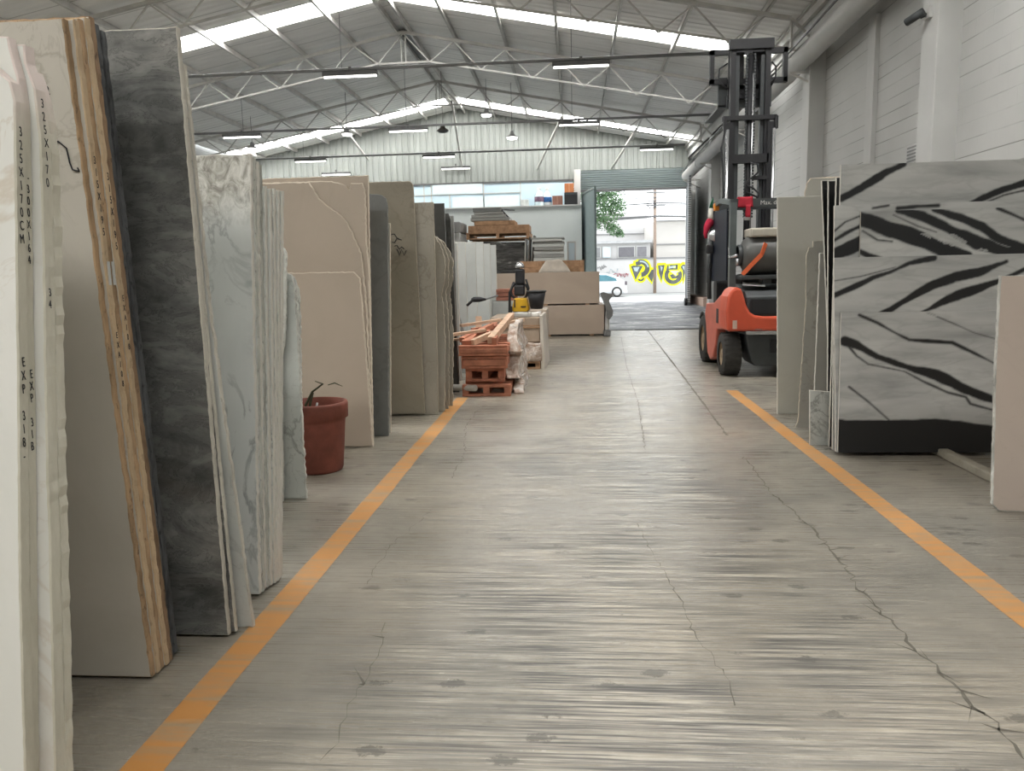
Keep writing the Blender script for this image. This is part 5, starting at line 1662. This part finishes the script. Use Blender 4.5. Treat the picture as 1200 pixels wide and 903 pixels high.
# ------------------------------------------------------------------ ledge objects
def jug(x, y, z, label, body_c, lab_c):
    t = thing('water_jug', label, 'water jug', (x, y, z), 'water jugs on the ledge')
    MB().lathe([(0, 0), (.17, 0), (.18, .03), (.18, .14), (.165, .17), (.18, .20), (.18, .38), (.13, .50), (.06, .56), (.055, .64), (0, .64)], 'Z', (x, y, z), 24).build('bottle', plain('jug_plastic', body_c, .2, .5), t)
    MB().lathe([(.182, .15), (.185, .16), (.185, .34), (.182, .35)], 'Z', (x, y, z), 24).build('wrapper', plain('jug_label', lab_c, .6, var=.4, scale=12), t)
    MB().lathe([(0, .70), (.06, .70), (.065, .63), (.06, .62)], 'Z', (x, y, z), 16).build('cap', plain('jug_cap', (.55, .55, .52), .5), t)
jug(-1.33, 31.45, 3.912, 'water jug with a dark purple label on the office ledge', (.55, .68, .70), (.16, .10, .15))
jug(-1.02, 31.72, 3.912, 'water jug with a blue label on the office ledge', (.62, .66, .66), (.03, .12, .33))
def carton(x0, x1, z0, z1, c, label):
    t = thing('cardboard_box', label, 'box', ((x0 + x1) / 2, 31.4, z0), 'boxes on the ledge')
    MB().cbox((x0, 31.25, z0), (x1, 31.7, z1), .01).build('box', plain('box_card', c, .8, .2), t)
    MB().box(((x0 + x1) / 2 - .03, 31.244, z0 + .02), ((x0 + x1) / 2 + .03, 31.7, z1 + .002)).build('tape', plain('box_tape', tuple(min(1, q * 1.15) for q in c), .4), t)
carton(-.80, -.40, 3.912, 4.27, (.24, .12, .09), 'low brown cardboard box beside the jugs on the office ledge')
t = thing('crate', 'black crate under the orange box on the office ledge', 'crate', (-.05, 31.4, 3.912))
MB().cbox((-.33, 31.22, 3.912), (.19, 31.6, 4.38), .01).build('box', M['black'], t)
MB().box((-.33, 31.21, 4.30), (.19, 31.22, 4.36)).build('rim', M['charcoal'], t)
t = thing('cardboard_box', 'orange cardboard box stacked on the black crate', 'box', (-.12, 31.4, 4.385), 'boxes on the ledge')
MB().cbox((-.32, 31.24, 4.385), (.05, 31.6, 4.73), .008).build('box', plain('orange_card', (.5, .19, .08), .8, .2), t)
MB().box((-.15, 31.236, 4.39), (-.12, 31.604, 4.732)).build('tape', plain('orange_tape', (.56, .26, .13), .5), t)
carton(-2.05, -1.75, 3.912, 4.16, (.60, .62, .60), 'small white box left of the jugs on the office ledge')

# ------------------------------------------------------------------ outside: street, wall, house, car, tree, pole
GZ = -0.3
def pave(name, c, sc=1.0):
    return plain(name, c, .85, .2, var=.1, scale=sc)
st = structure('street', MB().box((-40, 36.5, GZ - .3), (45, 54, GZ)), pave('street_surface', (.42, .42, .41)))
rp = MB().add([(-2, 32.6, -.004), (9, 32.6, -.004), (9, 36.5, GZ), (-2, 36.5, GZ), (-2, 32.6, -.4), (9, 32.6, -.4), (9, 36.5, -.6), (-2, 36.5, -.6)],
              [(0, 1, 2, 3), (7, 6, 5, 4), (0, 4, 5, 1), (1, 5, 6, 2), (2, 6, 7, 3), (3, 7, 4, 0)])
structure('ramp', rp, pave('pale_ramp', (.45, .45, .44)))
structure('kerb', MB().box((-40, 49.9, GZ), (45, 50.4, GZ + .1)), pave('kerb_stone', (.40, .40, .39)))
M['stucco'] = plain('white_stucco', (.46, .45, .44), .85, .2, var=.05, scale=.8)
M['stucco2'] = plain('cream_stucco', (.46, .44, .41), .85, .2, var=.05, scale=.8)
WY = 51.0
ww = structure('wall_street', MB().box((-30, WY, GZ), (40, WY + .3, 2.05)), M['stucco'])
MB().box((-30, WY - .05, 2.0), (40, WY + .05, 2.08)).build('coping', M['conduit'], ww)
MB().box((-30, WY - .03, GZ), (40, WY + .02, GZ + .12)).build('plinth', M['conduit'], ww)
t = thing('house', 'low white house with grey windows behind the graffiti wall', 'house', (0, 52, GZ))
MB().box((-12, 51.6, GZ), (5.0, 58, 3.05)).build('wall', M['stucco'], t)
MB().box((-12.2, 51.3, 3.05), (5.1, 58.2, 3.22)).build('roof', plain('pale_roof', (.4, .4, .4), .8), t)
for (xa, xb, mt) in [(1.15, 1.75, M['conduit']), (1.95, 2.3 + .1, M['glass']), (2.95, 3.95, plain('grey_pane', (.13, .125, .135), .3)), (4.15, 4.75, plain('grey_pane2', (.16, .155, .165), .3))]:
    f = MB().box((xa - .06, 51.5, 2.12), (xb + .06, 51.62, 2.86)).build('window', M['white_paint'], t)
    MB().box((xa, 51.47, 2.17), (xb, 51.53, 2.80)).build('pane', mt, f)
t = thing('building', 'tall pale building with ledges right of the utility pole', 'building', (9, 52, GZ))
MB().box((5.35, 51.5, GZ), (30, 62, 4.45)).build('wall', M['stucco2'], t)
for z in (2.05, 2.92, 4.42):
    MB().box((5.3, 51.4, z - .03), (30, 51.52, z + .03)).build('ledge', M['conduit'], t)
t = thing('building', 'white building rising behind the low house', 'building', (-3, 60, GZ))
MB().box((-16, 60, GZ), (5.6, 70, 5.6)).build('wall', M['stucco'], t)
MB().box((-16, 59.9, 4.0), (5.6, 60, 4.06)).build('ledge', M['conduit'], t)

# graffiti lettering and tags painted on the street wall
M['g_yellow'] = plain('graffiti_yellow', (.62, .66, .02), .8, .1, var=.08)
M['g_grey'] = plain('graffiti_grey', (.10, .105, .10), .8, .1, var=.3, scale=3)
M['g_light'] = plain('graffiti_pale', (.35, .42, .45), .8, .1)
M['g_red'] = plain('graffiti_red', (.40, .12, .14), .8, .1)
def gp_(zx, zy):      # layout units of the piece -> wall metres
    px_, py_ = zx / 15.06, zy / 15.06
    return (3.78 + px_ * .0567, 2.50 - py_ * .0567)
def paint(name, polys, mat, d):
    mb = MB()
    for p in polys:
        q = [gp_(*r) for r in p]
        n = len(q)
        mb.add([(x, WY - d, z) for x, z in q], [tuple(range(n))])
    return mb.build(name, mat, ww, fix=False)
ring = lambda cx_, cy_, ro, ri, a0, a1, n=14: [(cx_ + ro * math.cos(a0 + (a1 - a0) * i / n), cy_ + ro * math.sin(a0 + (a1 - a0) * i / n)) for i in range(n + 1)] + [(cx_ + ri * math.cos(a1 - (a1 - a0) * i / n), cy_ + ri * math.sin(a1 - (a1 - a0) * i / n)) for i in range(n + 1)]
RING = [(150, 290, 150, 70, -1.9, 1.5), (150, 450, 60, 30, .0, 2.6), (700, 420, 150, 85, -.5, 4.0)]
LET = [[(-20, 250), (30, 240), (185, 250), (110, 390), (60, 490), (10, 330)], [(55, 180), (120, 165), (170, 170), (140, 235), (70, 240)], [(330, 320), (390, 310), (340, 530), (270, 425)],
       [(440, 245), (555, 240), (500, 520), (455, 370)], [(600, 245), (780, 235), (770, 325), (580, 325)], [(820, 280), (860, 240), (915, 245), (905, 360), (865, 540), (860, 350)], [(640, 420), (690, 395), (740, 440), (800, 400), (790, 470), (680, 480)]]
def grow(p, d):
    mx, my = sum(x for x, y in p) / len(p), sum(y for x, y in p) / len(p)
    return [(x + d * (x - mx) / math.hypot(x - mx, y - my), y + d * (y - my) / math.hypot(x - mx, y - my)) for x, y in p]
for i, p in enumerate(LET):
    paint('graffiti', [grow(p, 42)], M['g_yellow'], .003 + .0004 * i)
for i, (a_, b_, c_, d_, e_, f_) in enumerate(RING):
    paint('graffiti', [ring(a_, b_, c_ + 28, d_ - 26, e_ - .1, f_ + .1)], M['g_yellow'], .006 + .0004 * i)
paint('graffiti', LET, M['g_grey'], .010)
paint('graffiti', [ring(*q) for q in RING], M['g_grey'], .011)
paint('graffiti', [[(620, 255), (640, 250), (650, 300), (625, 310)], [(690, 260), (740, 255), (740, 300), (700, 300)], [(395, 250), (440, 245), (430, 300), (400, 295)]], M['g_yellow'], .0125)
paint('graffiti', [[(20, 270), (130, 265), (90, 350), (40, 330)], ring(150, 300, 140, 115, -1.7, -.2), [(480, 255), (520, 280), (500, 350)], [(850, 270), (890, 265), (880, 340)], [(630, 270), (740, 260), (735, 290), (620, 300)]], M['g_light'], .014)
def scribble(x0, z0, w_, h_, n, mat, seed, r=.015):
    rr = random.Random(seed)
    pts = [(x0 + w_ * i / n, WY - .01, z0 + rr.uniform(0, h_)) for i in range(n + 1)]
    MB().tube(pts, r, 4).build('graffiti', mat, ww)
scribble(1.55, 1.35, .6, .35, 14, M['g_grey'], 3)
scribble(2.1, 1.1, .8, .35, 16, M['g_light'], 4)
scribble(2.6, .85, .95, .3, 22, M['g_red'], 5, .02)
scribble(2.9, .95, .6, .2, 14, M['g_red'], 6)

# white car
t = thing('car', 'white hatchback car parked along the graffiti wall', 'car', (1.2, 48.5, GZ))
M['car'] = plain('white_car_paint', (.62, .64, .66), .25, .5, var=.02)
cp = [(-1.0, .22), (-1.05, .55), (-.9, .80), (-.2, .93), (.35, 1.38), (1.0, 1.46), (2.0, 1.43), (2.75, 1.18), (3.12, .95), (3.22, .80), (3.22, .35), (3.08, .22)]
mb = MB()
bm = prism_bm([(x, GZ + z) for x, z in cp], 'Y', 47.7, 49.3, .12)
mb.frombm(bm)
mb.build('body', M['car'], t)
for (pl) in ([(.25, .98), (.62, 1.33), (1.35, 1.36), (1.35, .98)], [(1.42, .98), (1.42, 1.36), (2.0, 1.34), (2.55, 1.14), (2.62, .98)]):
    MB().prism([(x, GZ + z) for x, z in pl], 'Y', 47.66, 47.72).build('window', plain('car_glass', (.10, .22, .26), .1, .6), t)
for x in (-.35, 2.62):
    o = MB().lathe([(0, -.02), (.2, -.02), (.30, -.01), (.315, .02), (.315, .16), (0, .16)], 'Y', (x, 47.63, GZ + .315), 28).build('wheel', M['rubber'], t)
    MB().lathe([(0, -.035), (.05, -.035), (.2, -.028), (.21, -.015)], 'Y', (x, 47.63, GZ + .315), 28).build('hubcap', plain('hubcap', (.5, .5, .5), .3, .5, .5), o)
MB().cbox((3.1, 47.68, GZ + .72), (3.24, 47.95, GZ + .95), .02).build('tail_light', plain('tail_lens', (.12, .10, .11), .3), t)
MB().box((3.05, 47.72, GZ + .25), (3.26, 49.28, GZ + .42)).build('bumper', M['car'], t)

# utility pole with cables
t = thing('utility_pole', 'brown utility pole standing before the graffiti wall', 'utility pole', (5.18, 50.4, GZ))
MB().tube([(5.18, 50.4, GZ), (5.16, 50.4, 8.2)], [.10, .085], 12).build('pole', plain('pole_timber', (.25, .19, .15), .85), t)
for z in (5.3, 6.1, 7.3):
    MB().bar((4.6, 50.3, z), (5.8, 50.3, z), .09, .09).build('crossarm', M['conduit'], t)
MB().lathe([(.22, 0), (.25, 0), (.25, .05), (.22, .05), (.22, 0)], 'Y', (4.93, 50.2, 5.35), 20).build('cable_coil', M['black'], t)
G = 'overhead street cables'
for i, (z0, z1, z2, r) in enumerate([(5.55, 5.45, 5.5, .045), (4.95, 4.65, 4.75, .05), (4.55, 4.62, 4.5, .05), (6.0, 5.8, 5.95, .03), (6.3, 6.1, 6.3, .03), (5.8, 5.6, 5.3, .025), (5.2, 5.2, 5.0, .025), (6.6, 6.4, 6.5, .025), (5.0, 5.35, 5.6, .028)]):
    pts = [(-12 + 2.9 * j, 50.27, z0 + (z1 - z0) * (j / 6) - .25 * math.sin(math.pi * j / 6)) for j in range(7)] + [(5.4 + 2.9 * j, 50.27, z1 + (z2 - z1) * (j / 6) - .25 * math.sin(math.pi * j / 6)) for j in range(1, 7)]
    o = MB().tube(pts, r, 5).build('overhead_cable', M['steel_dark'], None, (5.2, 50.1, z1))
    tag(o, 'dark street cable at the utility pole, %s' % ['thick upper one', 'thick middle one', 'thick lowest one', 'thin one above the thick cables', 'topmost thin one', 'thin sagging one between the cables', 'thin one just above the thick middle cable', 'thin one near the top of the pole', 'thin one rising to the right'][i], 'cable', G)

# street tree
t = thing('street_tree', 'leafy green tree hanging over the street left of the doorway', 'tree', (-.6, 43, GZ))
rr = random.Random(5)
MB().tube([(-.6, 43, GZ), (-.5, 43, 1.8), (-.1, 43, 3.6), (.3, 42.9, 5.5)], [.18, .15, .11, .05], 10).build('trunk', plain('bark', (.12, .09, .06), .9), t)
for (p, q) in (((-.1, 43, 3.6), (1.5, 42.5, 4.3)), ((-.2, 43, 3.4), (-2, 43.3, 5.2)), ((.1, 43, 4.4), (1.9, 42.6, 5.4)), ((1.0, 42.6, 4.1), (2.2, 42.4, 3.5))):
    MB().tube([p, tuple((a_ + b_) / 2 + .12 for a_, b_ in zip(p, q)), q], [.07, .05, .02], 6).build('branch', plain('bark_branch', (.12, .09, .06), .9), t)
mb = MB()
cl = [(1.3, 42.6, 4.9, .95), (2.0, 42.5, 5.3, .8), (1.7, 42.4, 4.1, .7), (2.35, 42.4, 4.6, .55), (2.1, 42.3, 3.5, .42), (.4, 42.8, 5.6, 1.2), (-1.4, 43, 5.2, 1.4), (-.4, 43, 6.3, 1.5), (1.4, 42.6, 6.3, 1.3), (1.0, 42.6, 3.9, .5), (2.5, 42.3, 3.25, .25), (-2.5, 43, 4.6, 1.0)]
for (x, y, z, r) in cl:
    for i in range(int(1100 * r ** 1.6)):
        d = Vector((rr.gauss(0, 1), rr.gauss(0, 1), rr.gauss(0, 1))).normalized() * r * rr.random() ** .45
        c_ = Vector((x, y, z)) + d
        u = Vector((rr.uniform(-1, 1), rr.uniform(-1, 1), rr.uniform(-1, .3))).normalized()
        v_ = u.cross(Vector((rr.uniform(-1, 1), rr.uniform(-1, 1), rr.uniform(-1, 1)))).normalized()
        L = rr.uniform(.055, .11)
        mb.add([c_ - u * L, c_ + v_ * L * .4, c_ + u * L, c_ - v_ * L * .4], [(0, 1, 2, 3)])
lf = NT('tree_leaf', .6, .3)
oi = lf.noise(lf.coord(), 4, 3)
lf.color(lf.ramp(oi, [(.35, (.06, .12, .055)), (.65, (.15, .24, .12))]))
mb.build('foliage', lf.m, t, fix=False)['kind'] = 'stuff'
